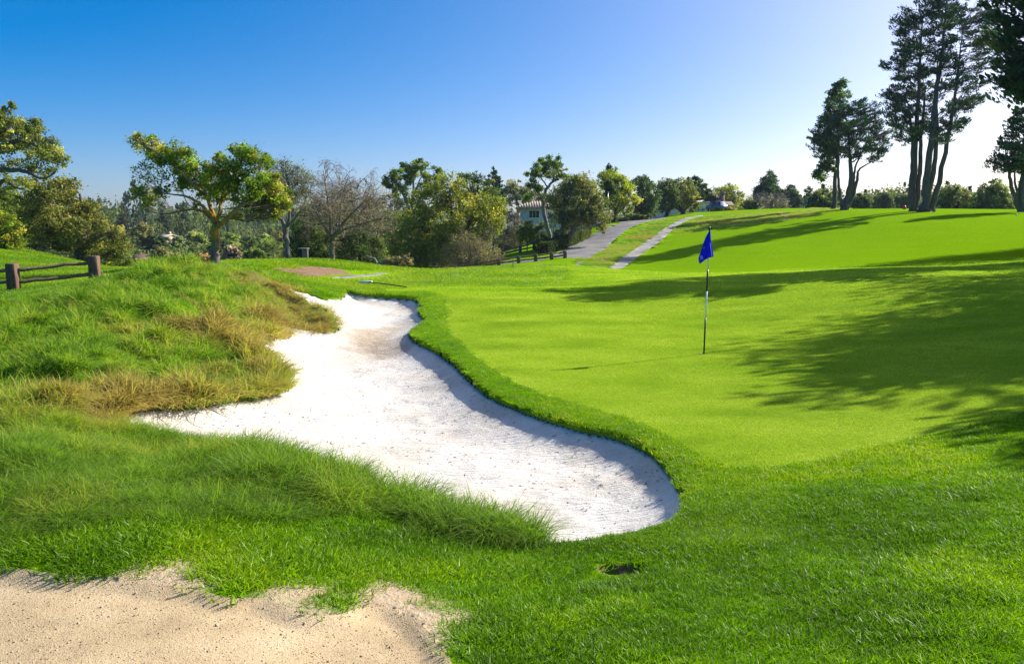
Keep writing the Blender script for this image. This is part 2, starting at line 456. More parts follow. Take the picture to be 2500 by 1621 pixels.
# ---------------------------------------------------------------- the ground sheet, divided by outlines
def polar_grid():
    # the sheet is finer near the viewer; it runs right round and out to the horizon
    ths = np.radians(np.concatenate([np.linspace(-180, -60, 25)[:-1], np.linspace(-60, -44, 21)[:-1], np.linspace(-44, 44, 371)[:-1], np.linspace(44, 60, 21)[:-1], np.linspace(60, 180, 25)]))
    rs = np.concatenate([[.25, .6, .9, 1.2, 1.5, 1.8], np.exp(np.arange(np.log(2.0), np.log(140), .0076)), np.exp(np.linspace(np.log(141), np.log(9000), 60))])
    R, T = np.meshgrid(rs, ths, indexing='ij')
    return R * np.sin(T), R * np.cos(T)
GX, GY = polar_grid()
nr, nt_ = GX.shape
X = GX.ravel().copy(); Yv = GY.ravel().copy()
rr = np.hypot(X, Yv)
cell = np.maximum(.0076 * rr, .004)
snapped = {}
free = np.ones(len(X), bool)
for nm, P in (('bunker', BUNKER), ('green', GREEN), ('path', PATH), ('road', ROAD), ('cart', CART), ('cart2', CART2), ('bricks', BRICKS)):
    s, px, py = sd_box(P, X, Yv, 2)
    m = free & (np.abs(s) < cell * .62)
    X[m] = px[m]; Yv[m] = py[m]; free &= ~m
    snapped[nm] = m
idx = np.arange(nr * nt_).reshape(nr, nt_)
quads = np.stack([idx[:-1, :-1], idx[:-1, 1:], idx[1:, 1:], idx[1:, :-1]], -1).reshape(-1, 4)[:, ::-1]
qx = X[quads].mean(1); qy = Yv[quads].mean(1)
reg = np.zeros(len(quads), int)
for k, P in enumerate((CART2, BRICKS, CART, ROAD, PATH, GREEN, BUNKER)):
    s = sd_box(P, qx, qy, .5)[0]
    reg[s > 0] = k + 1
Z = turf(X, Yv)
pth = sstep(-.02, .12, sd_box(PATH, X, Yv, 1)[0])
Z = Z - .035 * pth

# ---------------------------------------------------------------- ground materials (colour, grain and wear; pale sheen put into the green)
def turf_attrs(x, y):
    """what grows where: r = dryness, g = shorn short (fairway and green), b = bare earth"""
    rg = sstep(-.2, .5, sd_box(ROUGH, x, y)[0])
    sb = sd_box(BUNKER, x, y, 6)[0]
    lr = seg_dist(x, y, LIP_R)
    n = fbm(x * .9, y * .9, 51, 4)
    edge = np.exp(-np.clip(-sb, 0, 9) / .9) * sstep(.8, 2.0, lr)
    cr = sstep(2.2, .3, seg_dist(x, y, CREST))
    dry = rg * np.clip(edge * 1.15 + cr * .55 + (n - .52) * 1.6, 0, 1) * sstep(4.6, 7.0, y)
    hill = sstep(-.5, 1.5, np.maximum(sd_box(DRYHILL, x, y)[0], sd_box(STRIP, x, y)[0] * 1.0))
    dry = np.maximum(dry, hill * np.clip((fbm(x * .5, y * .9, 61, 4) - .36) * 3.2, 0, 1))
    r = np.hypot(x, y)
    shorn = (1 - rg) * (1 - hill) * sstep(9, 22, y)
    earth = sstep(-.15, .25, sd_box(DIRT, x, y)[0] + (fbm(x * 1.2, y * 1.2, 71, 3) - .42) * 1.6) * (sd_box(DIRT, x, y)[0] > -1.5)
    earth = np.maximum(earth, sstep(-.1, .2, sd_box(SPOT, x, y)[0]) * 1.0)
    for b in BARE:
        earth = np.maximum(earth, sstep(.35, .1, np.hypot(x - b[0], y - b[1]) + (fbm(x * 5, y * 5, 77, 2) - .5) * .3))
    st = sstep(.2, .8, sd_box(STRIP, x, y)[0])
    earth = np.maximum(earth, st * sstep(.56, .70, fbm(x * .35, y * .8, 81, 4)))
    d = np.hypot((x - HOLE[0]) / 1.35, y - HOLE[1])
    earth = np.maximum(earth, sstep(.125, .10, d))
    wild = sstep(50, 75, y) * sstep(2.0, -8.0, x) + sstep(125, 150, r)
    shorn = shorn * (1 - np.clip(wild, 0, 1)); dry = np.maximum(dry, .75 * np.clip(wild, 0, 1))
    return np.stack([dry, shorn, earth], -1)

def turf_material(name, greenness):
    m, nt, bs, out = new_mat(name)
    tc = N(nt, 'ShaderNodeTexCoord'); vec = tc.outputs['Object']
    at_ = N(nt, 'ShaderNodeAttribute', attribute_name='grow')
    sep = N(nt, 'ShaderNodeSeparateColor'); nt.links.new(at_.outputs['Color'], sep.inputs[0])
    big = noise_node(nt, .45, 4, .6, vec)
    mid = noise_node(nt, 3.2, 4, .65, vec)
    mp = N(nt, 'ShaderNodeMapping'); mp.inputs['Scale'].default_value = (3.0, 11.0, 3.0); mp.inputs['Rotation'].default_value = (0, 0, .18)
    nt.links.new(vec, mp.inputs['Vector'])
    streak = noise_node(nt, 1.0, 5, .7, mp.outputs[0])
    fine = noise_node(nt, 60, 3, .7, vec)
    if greenness == 'green':
        c = ramp(nt, streak.outputs['Fac'], [(.3, (.155, .265, .012)), (.5, (.205, .325, .022)), (.72, (.29, .385, .055))])  # mottled green; the paler stops put sheen spots into the colour
        c2 = ramp(nt, big.outputs['Fac'], [(.35, (.125, .240, .005)), (.65, (.28, .365, .045))])
        col = mixc(nt, .42, c.outputs[0], c2.outputs[0])
        col = mixc(nt, .35, col, ramp(nt, mid.outputs['Fac'], [(.3, (.13, .235, .006)), (.7, (.26, .35, .025))]).outputs[0])
        f2 = ramp(nt, fine.outputs['Fac'], [(.3, (.55, .58, .5)), (.7, (1.38, 1.36, 1.4))])
        col = mixc(nt, .6, col, f2.outputs[0], 'MULTIPLY')
    else:
        shorn = mixc(nt, big.outputs['Fac'], (.115, .275, .002), (.165, .315, .003))
        shorn = mixc(nt, maprange(nt, streak.outputs['Fac'], .35, .7), shorn, (.205, .345, .005))
        lush = mixc(nt, maprange(nt, mid.outputs['Fac'], .3, .7), (.060, .165, .002), (.135, .275, .003))
        col = mixc(nt, sep.outputs[1], lush, shorn)
        f2 = ramp(nt, fine.outputs['Fac'], [(.3, (.6, .62, .6)), (.7, (1.3, 1.28, 1.25))])
        col = mixc(nt, .55, col, f2.outputs[0], 'MULTIPLY')
        dry = ramp(nt, noise_node(nt, 1.7, 5, .7, vec).outputs['Fac'], [(.3, (.075, .110, .018)), (.55, (.17, .16, .045)), (.75, (.25, .20, .08))])
        col = mixc(nt, sep.outputs[0], col, dry.outputs[0])
        ea = ramp(nt, noise_node(nt, 5, 5, .7, vec).outputs['Fac'], [(.3, (.32, .235, .15)), (.7, (.54, .43, .29))])
        eb = ramp(nt, noise_node(nt, 4, 5, .7, vec).outputs['Fac'], [(.3, (.16, .10, .06)), (.7, (.34, .235, .15))])
        col = mixc(nt, sep.outputs[2], col, mixc(nt, at_.outputs['Alpha'], eb.outputs[0], ea.outputs[0]))
    nt.links.new(col, bs.inputs['Base Color'])
    bs.inputs['Roughness'].default_value = .9
    bs.inputs['Specular IOR Level'].default_value = .0
    bs.inputs['Sheen Weight'].default_value = .0
    h = N(nt, 'ShaderNodeMath', operation='ADD')
    nt.links.new(noise_node(nt, 130 if greenness == 'green' else 28, 4, .75, vec).outputs['Fac'], h.inputs[0]); nt.links.new(mid.outputs['Fac'], h.inputs[1])
    nt.links.new(bump(nt, h.outputs[0], .35 if greenness == 'green' else .6, .012 if greenness == 'green' else .05).outputs[0], bs.inputs['Normal'])
    return m
M_TURF = turf_material('turf', 'rough')
M_GREEN = turf_material('green_turf', 'green')

def sand_material():
    m, nt, bs, out = new_mat('white_sand')
    tc = N(nt, 'ShaderNodeTexCoord'); vec = tc.outputs['Object']
    wet = N(nt, 'ShaderNodeAttribute', attribute_name='wet')
    a = ramp(nt, noise_node(nt, 1.4, 5, .6, vec).outputs['Fac'], [(.3, (.70, .66, .605)), (.7, (.80, .765, .715))])
    g = ramp(nt, noise_node(nt, 120, 3, .8, vec).outputs['Fac'], [(.3, (.80, .79, .78)), (.55, (1, 1, 1)), (.75, (1.05, 1.05, 1.05))])
    col = mixc(nt, .8, a.outputs[0], g.outputs[0], 'MULTIPLY')
    deb = ramp(nt, noise_node(nt, 38, 2, .5, vec).outputs['Fac'], [(.70, (1, 1, 1)), (.76, (.38, .32, .26))])
    col = mixc(nt, .7, col, deb.outputs[0], 'MULTIPLY')
    blot = ramp(nt, noise_node(nt, .9, 5, .7, vec).outputs['Fac'], [(.38, (.80, .76, .70)), (.58, (1, 1, 1))])
    col = mixc(nt, .8, col, blot.outputs[0], 'MULTIPLY')
    wcol = ramp(nt, noise_node(nt, 9, 5, .75, vec).outputs['Fac'], [(.3, (.30, .235, .17)), (.7, (.52, .44, .35))])
    col = mixc(nt, wet.outputs['Fac'], col, wcol.outputs[0])
    nt.links.new(col, bs.inputs['Base Color'])
    bs.inputs['Roughness'].default_value = .95; bs.inputs['Specular IOR Level'].default_value = .1
    mp = N(nt, 'ShaderNodeMapping'); mp.inputs['Scale'].default_value = (3.0, 17.0, 3.0); mp.inputs['Rotation'].default_value = (0, 0, -.12)
    nt.links.new(vec, mp.inputs['Vector'])
    rk = noise_node(nt, 1.6, 5, .6, mp.outputs[0], .5)
    lump = noise_node(nt, 9, 4, .65, vec)
    gr = noise_node(nt, 90, 3, .7, vec)
    h1 = N(nt, 'ShaderNodeMath', operation='MULTIPLY_ADD'); nt.links.new(lump.outputs['Fac'], h1.inputs[0]); h1.inputs[1].default_value = .55; nt.links.new(rk.outputs['Fac'], h1.inputs[2])
    h2 = N(nt, 'ShaderNodeMath', operation='MULTIPLY_ADD'); nt.links.new(gr.outputs['Fac'], h2.inputs[0]); h2.inputs[1].default_value = .22; nt.links.new(h1.outputs[0], h2.inputs[2])
    nt.links.new(bump(nt, h2.outputs[0], .9, .04).outputs[0], bs.inputs['Normal'])
    return m
M_SAND = sand_material()

def gravel_material():
    m, nt, bs, out = new_mat('gravel_path')
    tc = N(nt, 'ShaderNodeTexCoord'); vec = tc.outputs['Object']
    a = ramp(nt, noise_node(nt, 1.8, 5, .65, vec).outputs['Fac'], [(.32, (.36, .275, .165)), (.5, (.50, .39, .235)), (.7, (.57, .46, .295))])
    vo = N(nt, 'ShaderNodeTexVoronoi'); vo.inputs['Scale'].default_value = 150; nt.links.new(vec, vo.inputs['Vector'])
    g = ramp(nt, noise_node(nt, 95, 3, .8, vec).outputs['Fac'], [(.30, (.42, .38, .34)), (.46, (.92, .90, .86)), (.60, (1, 1, 1)), (.75, (1.25, 1.22, 1.15))])
    col = mixc(nt, .9, a.outputs[0], g.outputs[0], 'MULTIPLY')
    nt.links.new(col, bs.inputs['Base Color'])
    bs.inputs['Roughness'].default_value = .95; bs.inputs['Specular IOR Level'].default_value = .15
    h = N(nt, 'ShaderNodeMath', operation='MULTIPLY_ADD'); nt.links.new(vo.outputs['Distance'], h.inputs[0]); h.inputs[1].default_value = .5
    nt.links.new(noise_node(nt, 40, 4, .7, vec).outputs['Fac'], h.inputs[2])
    nt.links.new(bump(nt, h.outputs[0], .42, .010).outputs[0], bs.inputs['Normal'])
    return m
M_PATH = gravel_material()
M_ROAD = simple_mat('worn_asphalt', (.155, .15, .152), .9, .45, .42, .4, .02)
M_CART = simple_mat('pale_concrete', (.255, .24, .22), .9, .7, .32, .3, .01)
M_BRICKP = simple_mat('pink_paving', (.42, .27, .21), .9, 2.5, .25, .4, .02)

# ---------------------------------------------------------------- build the sheet pieces
skirt_n = [0]
def piece(name, mask, mat, zed, attrs=None, smooth=True, skirt=None):
    q = quads[mask]
    used, inv = np.unique(q, return_inverse=True)
    q = inv.reshape(q.shape)
    V = np.stack([X[used], Yv[used], zed[used]], -1)
    faces = [q]
    if skirt is not None:                                   # turf hangs down over the sand
        sn = skirt[used]
        e = np.concatenate([q[:, [0, 1]], q[:, [1, 2]], q[:, [2, 3]], q[:, [3, 0]]])
        key = np.sort(e, 1); k1 = key[:, 0].astype(np.int64) * len(V) + key[:, 1]
        u, first, cnt = np.unique(k1, return_index=True, return_counts=True)
        be = e[first[cnt == 1]]
        be = be[sn[be[:, 0]] & sn[be[:, 1]]]
        lv, linv = np.unique(be, return_inverse=True); linv = linv.reshape(be.shape)
        W = V[lv].copy()
        _, px, py = sdist(BUNKER, W[:, 0], W[:, 1])
        W[:, 2] -= .42
        W[:, :2] += 0
        faces.append(np.stack([be[:, 1], be[:, 0], linv[:, 0] + len(V), linv[:, 1] + len(V)], -1))
        skirt_n[0] = len(lv)
        used = np.concatenate([used, used[lv]])
        V = np.concatenate([V, W])
    me = mesh_from(name, V, faces, [mat], smooth)
    o = link(name, me)
    o['kind'] = 'structure'
    return o, used, V
gr_all = turf_attrs(X, Yv)
o, used, V = piece('ground', reg == 0, M_TURF, Z, skirt=snapped['bunker'])
ga = gr_all[used].copy()
nsk = (reg == 0).sum()
nv_top = len(used) - int(skirt_n[0])
ga[nv_top:, 2] = 1.0
loam = (sstep(12, 9, V[:, 1]) * sstep(.15, .4, np.hypot(V[:, 0] - HOLE[0], V[:, 1] - HOLE[1])))[:, None]
loam[nv_top:] = 0
set_attr(o.data, 'grow', np.concatenate([ga, loam], 1), 'FLOAT_COLOR')
GROUND = o
o, used, V = piece('putting_green', reg == 6, M_GREEN, Z)
o, used, V = piece('gravel_path', reg == 5, M_PATH, Z)
Zr = Z.copy()
o, used, V = piece('road', reg == 4, M_ROAD, Zr)
o, used, V = piece('cart_path', (reg == 3), M_CART, Zr)
o, used, V = piece('cart_path', (reg == 1), M_CART, Zr)
o, used, V = piece('brick_path', (reg == 2), M_BRICKP, Zr)
# sand, running on a little under the turf
ssd = sd_box(BUNKER, GX.ravel(), GY.ravel(), 2)[0]
sx, sy = GX.ravel(), GY.ravel()
sm = (ssd[quads] > -.12).any(1)
q = quads[sm]; used, inv = np.unique(q, return_inverse=True); q = inv.reshape(q.shape)
SZ = sand_h(sx[used], sy[used])
me = mesh_from('bunker_sand', np.stack([sx[used], sy[used], SZ], -1), q, [M_SAND], True)
WETP = smooth_poly(poly([(905, 725), (960, 712), (975, 722), (955, 738), (945, 760), (915, 785), (860, 785), (815, 775), (830, 752), (880, 742)]), 1)
ws = sd_box(WETP, sx[used], sy[used], 3)[0]
WETL = smooth_poly(poly([(640, 660), (700, 682), (750, 694), (800, 690), (815, 705), (760, 712), (700, 695)]), 1)
wl = sd_box(WETL, sx[used], sy[used], 3)[0]
wet = np.maximum(sstep(-.5, .7, ws + (fbm(sx[used] * .9, sy[used] * .9, 91, 4) - .5) * 2.6), .45 * sstep(-.3, .4, wl + (fbm(sx[used] * 2, sy[used] * 2, 95, 3) - .5)))
set_attr(me, 'wet', np.clip(wet, 0, 1))
o = link('bunker_sand', me); o['kind'] = 'structure'

# ---------------------------------------------------------------- grass: real blades, in tufts set out on the ground
def blade_material(name, stops, trans=.45, tipcol=None, tipamt=.35, rough=.5, spec=.35):
    m, nt, bs, out = new_mat(name)
    ti = N(nt, 'ShaderNodeAttribute', attribute_type='INSTANCER', attribute_name='tint')
    hh = N(nt, 'ShaderNodeAttribute', attribute_name='along')
    pv = N(nt, 'ShaderNodeAttribute', attribute_name='pick')
    sm = N(nt, 'ShaderNodeMath', operation='MULTIPLY_ADD'); nt.links.new(pv.outputs['Fac'], sm.inputs[0]); sm.inputs[1].default_value = .22; nt.links.new(ti.outputs['Fac'], sm.inputs[2])
    r = ramp(nt, sm.outputs[0], stops)
    col = r.outputs[0]
    if tipcol:
        fac = N(nt, 'ShaderNodeMath', operation='MULTIPLY'); nt.links.new(hh.outputs['Fac'], fac.inputs[0]); fac.inputs[1].default_value = tipamt
        col = mixc(nt, fac.outputs[0], col, tipcol)
    nt.links.new(col, bs.inputs['Base Color'])
    bs.inputs['Roughness'].default_value = rough; bs.inputs['Specular IOR Level'].default_value = spec
    tr = N(nt, 'ShaderNodeBsdfTranslucent')
    tc = mixc(nt, 1.0, col, (1.15, 1.25, .55), 'MULTIPLY')
    nt.links.new(tc, tr.inputs['Color'])
    mx = N(nt, 'ShaderNodeMixShader'); mx.inputs[0].default_value = trans
    nt.links.new(bs.outputs[0], mx.inputs[1]); nt.links.new(tr.outputs[0], mx.inputs[2]); nt.links.new(mx.outputs[0], out.inputs['Surface'])
    return m
M_LAWN = blade_material('lawn_blade', [(.0, (.050, .150, .003)), (.35, (.135, .300, .003)), (.7, (.235, .390, .004)), (1.0, (.36, .46, .012))], .5, (.25, .38, .01), .35, .42, .3)
M_SHORN = blade_material('shorn_blade', [(.0, (.20, .36, .010)), (.45, (.36, .52, .024)), (.75, (.50, .62, .05)), (1.0, (.60, .68, .12))], .5, (.56, .66, .09), .3, .7, .06)
M_FESC = blade_material('fescue_blade', [(.0, (.085, .235, .006)), (.28, (.185, .390, .010)), (.45, (.30, .440, .022)), (.65, (.37, .37, .06)), (.85, (.45, .35, .12)), (1.0, (.40, .27, .11))], .52, (.44, .44, .12), .35, .5, .2)

def tuft_mesh(name, n, radius, hmin, hmax, width, bend, mat, segs=2, lean=(0.0, 0.0), seed=0):
    g = np.random.default_rng(seed)
    a = g.uniform(0, 2 * np.pi, n); r = radius * np.sqrt(g.uniform(0, 1, n))
    bx, by = r * np.cos(a), r * np.sin(a)
    h = g.uniform(hmin, hmax, n) * (1 - .35 * (r / radius) ** 2)
    d = a + g.normal(0, .9, n)
    b = bend * g.uniform(.3, 1.2, n)
    dx = np.cos(d) * b + lean[0]; dy = np.sin(d) * b + lean[1]
    w = width * g.uniform(.7, 1.3, n)
    face = g.uniform(0, 2 * np.pi, n)
    wx, wy = np.cos(face) * w / 2, np.sin(face) * w / 2
    V = []; al = []
    for k in range(segs + 1):
        t = k / segs
        cx = bx + dx * h * t ** 1.8; cy = by + dy * h * t ** 1.8
        drop = 1 - .42 * np.minimum(np.hypot(dx, dy), 1.6) * t
        cz = h * t * drop - .01
        if k < segs:
            s = 1 - .45 * t
            V.append(np.stack([cx - wx * s, cy - wy * s, cz], -1)); V.append(np.stack([cx + wx * s, cy + wy * s, cz], -1)); al += [t, t]
        else:
            V.append(np.stack([cx, cy, cz], -1)); al.append(t)
    npv = len(V)
    V = np.stack(V, 1).reshape(-1, 3)
    o = (np.arange(n) * npv)[:, None]
    q = [o + np.array([2 * k, 2 * k + 1, 2 * k + 3, 2 * k + 2])[None] for k in range(segs - 1)]
    tri = o + np.array([2 * segs - 2, 2 * segs - 1, 2 * segs])[None]
    me = mesh_from(name, V, (q + [tri]), [mat])
    set_attr(me, 'along', np.tile(np.array(al), n))
    set_attr(me, 'pick', np.repeat(g.uniform(-1, 1, n), npv))
    return me
def stock(name, meshes):
    c = bpy.data.collections.new(name)
    for i, me in enumerate(meshes):
        c.objects.link(bpy.data.objects.new('%s_%02d' % (name, i), me))
    return c
LAWN_T = stock('lawn_tuft', [tuft_mesh('lawn_tuft', 52, .075, .022, .060, .0052, .85, M_LAWN, 2, (.1, -.05), 10 + i) for i in range(5)])
COARSE_T = stock('coarse_tuft', [tuft_mesh('coarse_tuft', 70, .17, .035, .075, .008, .8, M_LAWN, 2, (.05, 0), 20 + i) for i in range(4)])
FAR_T = stock('far_fescue_tuft', [tuft_mesh('far_fescue_tuft', 46, .13, .15, .38, .0105, 1.05, M_FESC, 3, (.45, -.12), 130 + i) for i in range(6)])
FESC_T = stock('fescue_tuft', [tuft_mesh('fescue_tuft', 90, .12, .16, .36, .0048, 1.0, M_FESC, 4, (.45, -.12), 30 + i) for i in range(6)])
SHORN_T = stock('shorn_tuft', [tuft_mesh('shorn_tuft', 60, .17, .035, .075, .009, .5, M_SHORN, 2, (.03, 0), 150 + i) for i in range(4)])
MEAD_T = stock('meadow_tuft', [tuft_mesh('meadow_tuft', 70, .15, .07, .17, .0055, .9, M_FESC, 3, (.2, -.1), 50 + i) for i in range(5)])

def scatter_tree(coll):
    g = bpy.data.node_groups.new('set_out_' + coll.name, 'GeometryNodeTree')
    g.interface.new_socket('Geometry', in_out='INPUT', socket_type='NodeSocketGeometry')
    g.interface.new_socket('Geometry', in_out='OUTPUT', socket_type='NodeSocketGeometry')
    i = g.nodes.new('NodeGroupInput'); o = g.nodes.new('NodeGroupOutput')
    m2p = g.nodes.new('GeometryNodeMeshToPoints')
    iop = g.nodes.new('GeometryNodeInstanceOnPoints')
    ci = g.nodes.new('GeometryNodeCollectionInfo')
    ci.inputs['Collection'].default_value = coll
    ci.inputs['Separate Children'].default_value = True
    ci.inputs['Reset Children'].default_value = True
    iop.inputs['Pick Instance'].default_value = True
    def named(n, t):
        a = g.nodes.new('GeometryNodeInputNamedAttribute'); a.data_type = t; a.inputs['Name'].default_value = n
        return a.outputs['Attribute']
    L = g.links.new
    L(i.outputs[0], m2p.inputs[0]); L(m2p.outputs[0], iop.inputs['Points']); L(ci.outputs[0], iop.inputs['Instance'])
    L(named('which', 'INT'), iop.inputs['Instance Index'])
    L(named('turn', 'FLOAT_VECTOR'), iop.inputs['Rotation'])
    L(named('size', 'FLOAT_VECTOR'), iop.inputs['Scale'])
    L(iop.outputs[0], o.inputs[0])
    return g
def set_out(name, coll, P, tint, size, turn, kind='stuff', label=None, cat=None):
    me = bpy.data.meshes.new(name)
    me.vertices.add(len(P)); me.vertices.foreach_set('co', np.ascontiguousarray(P, np.float32).ravel())
    nv = len(coll.objects)
    set_attr(me, 'which', rng.integers(0, nv, len(P)), 'INT')
    if np.ndim(size) == 1: size = np.stack([size] * 3, -1)
    set_attr(me, 'turn', turn, 'FLOAT_VECTOR'); set_attr(me, 'size', size, 'FLOAT_VECTOR'); set_attr(me, 'tint', tint)
    o = link(name, me)
    md = o.modifiers.new('set_out', 'NODES'); md.node_group = scatter_tree(coll)
    tag(o, label, cat, kind=kind)
    return o
def throw(n, r0, r1, a0, a1, power=1.0):
    """random places, uniform per angle and denser close by (power 1: even on the picture)"""
    t = rng.uniform(0, 1, n)
    if power == 2: r = np.sqrt(r0 * r0 + t * (r1 * r1 - r0 * r0))
    else: r = r0 * (r1 / r0) ** t
    a = np.radians(rng.uniform(a0, a1, n))
    return r * np.sin(a), r * np.cos(a)
def lean_turn(x, y, amount=.6, spin=True, fixed=None):
    e = .05
    gx = (turf(x + e, y) - turf(x - e, y)) / (2 * e); gy = (turf(x, y + e) - turf(x, y - e)) / (2 * e)
    gx = np.clip(gx, -1.2, 1.2); gy = np.clip(gy, -1.2, 1.2)
    rz = rng.uniform(0, 2 * np.pi, len(x)) if fixed is None else fixed + rng.normal(0, .5, len(x))
    # Euler XYZ: spin last about Z would tilt wrong, so turn the slope into the tuft's own frame
    c, s = np.cos(rz), np.sin(rz)
    lx = c * gx + s * gy; ly = -s * gx + c * gy
    return np.stack([np.arctan(ly) * amount, -np.arctan(lx) * amount, rz], -1)
def allow_turf(x, y, over=-.035, path_over=-.06):
    ok = sd_box(BUNKER, x, y, 2)[0] < over
    ok &= sd_box(GREEN, x, y, 2)[0] < .02
    pj = (fbm(x * 6, y * 6, 101, 2) - .5) * .10
    ok &= sd_box(PATH, x, y, 2)[0] + pj < path_over
    ok &= np.hypot((x - HOLE[0]) / 1.35, y - HOLE[1]) > .125
    for P in (ROAD, CART, CART2, BRICKS): ok &= sd_box(P, x, y, 2)[0] < .05
    return ok

# close-cut lawn in front and round to the fringe of the green
x, y = throw(60000, 2.0, 9.5, -60, 62, 2)
rg = sd_box(ROUGH, x, y)[0]
ok = allow_turf(x, y) & (rg < .45)
bare = np.zeros(len(x))
for b in BARE: bare = np.maximum(bare, np.exp(-(np.hypot(x - b[0], y - b[1]) / .22) ** 2))
ok &= rng.uniform(0, 1, len(x)) > bare * 1.1
dens = sstep(9.5, 6.0, np.hypot(x, y))
ok &= rng.uniform(0, 1, len(x)) < .25 + .75 * dens
x, y = x[ok], y[ok]
t = .28 + (fbm(x * .8, y * .8, 111, 4) - .5) * 1.6 + (fbm(x * 4, y * 4, 113, 2) - .5) * .8 + rng.normal(0, .09, len(x))
t += .30 * sstep(1.0, .1, -sd_box(GREEN, x, y)[0])
sz = rng.uniform(.6, 1.3, len(x)) * (1 + .5 * (fbm(x * 2.2, y * 2.2, 117, 3) - .5) * 2)
left = sstep(.6, -1.0, x + (y - 4) * .1)
sz = sz * (1 + .40 * left)
set_out('lawn_grass', LAWN_T, np.stack([x, y, turf(x, y)], -1), np.clip(t, 0, 1), sz, lean_turn(x, y))

# thick fringe rolled over the bunker edge, and the collar round the green
x, y = throw(60000, 4.4, 30, -34, 20, 1)
sb = sd_box(BUNKER, x, y, 3)[0]; lr = seg_dist(x, y, LIP_R)
ok = allow_turf(x, y, .0) & (sb > -.85) & (lr < 1.0) & (sd_box(ROUGH, x, y)[0] < 0)
x, y, sb = x[ok], y[ok], sb[ok]
close = (sb > -.12)
t = .55 + (fbm(x * 1.5, y * 1.5, 121, 3) - .5) * .9 + rng.normal(0, .1, len(x)) + .12 * sstep(-.25, -.7, sb)
s = rng.uniform(.8, 1.2, len(x)) * np.where(sb > -.06, .5, .62)
set_out('fringe_grass', LAWN_T, np.stack([x, y, turf(x, y)], -1), np.clip(t, 0, 1), s * np.clip(np.hypot(x, y) / 9, 1, 2.2), lean_turn(x, y, .8))

# long fescue of the mound and the near edge of the sand
x, y = throw(60000, 3.6, 24, -58, 8, 1)
rg = sd_box(ROUGH, x, y)[0]
ok = allow_turf(x, y, .06) & (rg + (fbm(x * 2, y * 2, 137, 3) - .5) * np.where(y < 6, 1.3, .2) > -.12)
x, y, rg = x[ok], y[ok], rg[ok]
sb = sd_box(BUNKER, x, y, 6)[0]
ga = turf_attrs(x, y)
near = sstep(6.0, 4.4, y)
n1 = fbm(x * 1.0, y * 1.0, 131, 4); n2 = fbm(x * 2.7, y * 2.7, 133, 3)
far_rim = sstep(8.0, 11, y)
edge = sstep(-.75, -.05, sb)
lr_ = seg_dist(x, y, LIP_R)
hang = (edge + .62 * sstep(-3.2, -.5, sb) * sstep(.42, .60, n1)) * sstep(.8, 1.8, lr_) * sstep(6.0, 7.5, y)
t = .08 + (n2 - .5) * .9 + ga[:, 0] * .45 + hang * .45 + rng.normal(0, .08, len(x)) - .14 * near - .10 * edge * (y < 7.5) + (n1 > .62) * .16
nb = seg_dist(x, y, NEARBANK)
long = np.clip(.25 + edge * .75 + (n1 - .45) * 2.0 + .55 * edge * (y < 7.5), .12, 1.3)
r = np.hypot(x, y)
isl = rng.uniform(0, 1, len(x)) < long * .75
keep = rng.uniform(0, 1, len(x)) < np.where(isl, .40, .75)
aim = np.arctan2(-.45, 1.0)
for sel, coll, nm in ((isl & keep & (r < 8), FESC_T, 'fescue_grass'), (isl & keep & (r >= 8), FAR_T, 'fescue_grass'), (~isl & keep, MEAD_T, 'meadow_grass')):
    X_, Y_ = x[sel], y[sel]
    s = rng.uniform(.65, 1.15, sel.sum()) * (.72 + .35 * n1[sel] + .2 * edge[sel]) * np.clip(r[sel] / 10, 1, 1.7) ** .6 * (.55 + .45 * sstep(.15, .7, nb[sel])) * (.86 + .14 * sstep(5.0, 7.5, Y_)) * (.45 + .55 * sstep(.3, 2.2, seg_dist(X_, Y_, UPEDGE)))
    if nm == 'meadow_grass': s = s * .95
    fx = aim + (fbm(X_ * .6, Y_ * .6, 139, 2) - .5) * 2.4
    sz3 = np.stack([s, s, s * np.where(edge[sel] > .3, .95, .8)], -1)
    set_out(nm, coll, np.stack([X_, Y_, turf(X_, Y_)], -1), np.clip(t[sel], 0, 1), sz3, lean_turn(X_, Y_, .75, fixed=fx))

# big drooping clumps standing out of it, each of its own tone
cx_, cy_ = throw(5200, 4.0, 23, -56, 6, 1)
rg = sd_box(ROUGH, cx_, cy_)[0]
keepc = []
for i_ in np.where((rg > .05) & allow_turf(cx_, cy_, .02))[0]:
    rad_ = .20 + .016 * math.hypot(cx_[i_], cy_[i_])
    if all((cx_[i_] - cx_[j_]) ** 2 + (cy_[i_] - cy_[j_]) ** 2 > (rad_ * 1.5) ** 2 for j_ in keepc): keepc.append(i_)
PX, PY, TT, SS, FA = [], [], [], [], []
for i_ in keepc:
    rad_ = .20 + .016 * math.hypot(cx_[i_], cy_[i_])
    m_ = int(rng.integers(9, 16))
    a_ = rng.uniform(0, 2 * np.pi, m_); q_ = rad_ * .8 * np.sqrt(rng.uniform(0, 1, m_))
    PX.append(cx_[i_] + q_ * np.cos(a_)); PY.append(cy_[i_] + q_ * np.sin(a_))
    tn = rng.choice([.02, .12, .25, .42, .60, .80], p=[.17, .25, .22, .16, .12, .08])
    TT.append(np.full(m_, tn)); SS.append(np.full(m_, rng.uniform(.85, 1.3)) * (1.1 - .4 * q_ / rad_)); FA.append(np.full(m_, rng.normal(0, .5)))
x, y, t, s, fa = [np.concatenate(k_) for k_ in (PX, PY, TT, SS, FA)]
ok = allow_turf(x, y, .06)
x, y, t, s, fa = x[ok], y[ok], t[ok], s[ok], fa[ok]
ga = turf_attrs(x, y)
sb = sd_box(BUNKER, x, y, 6)[0]
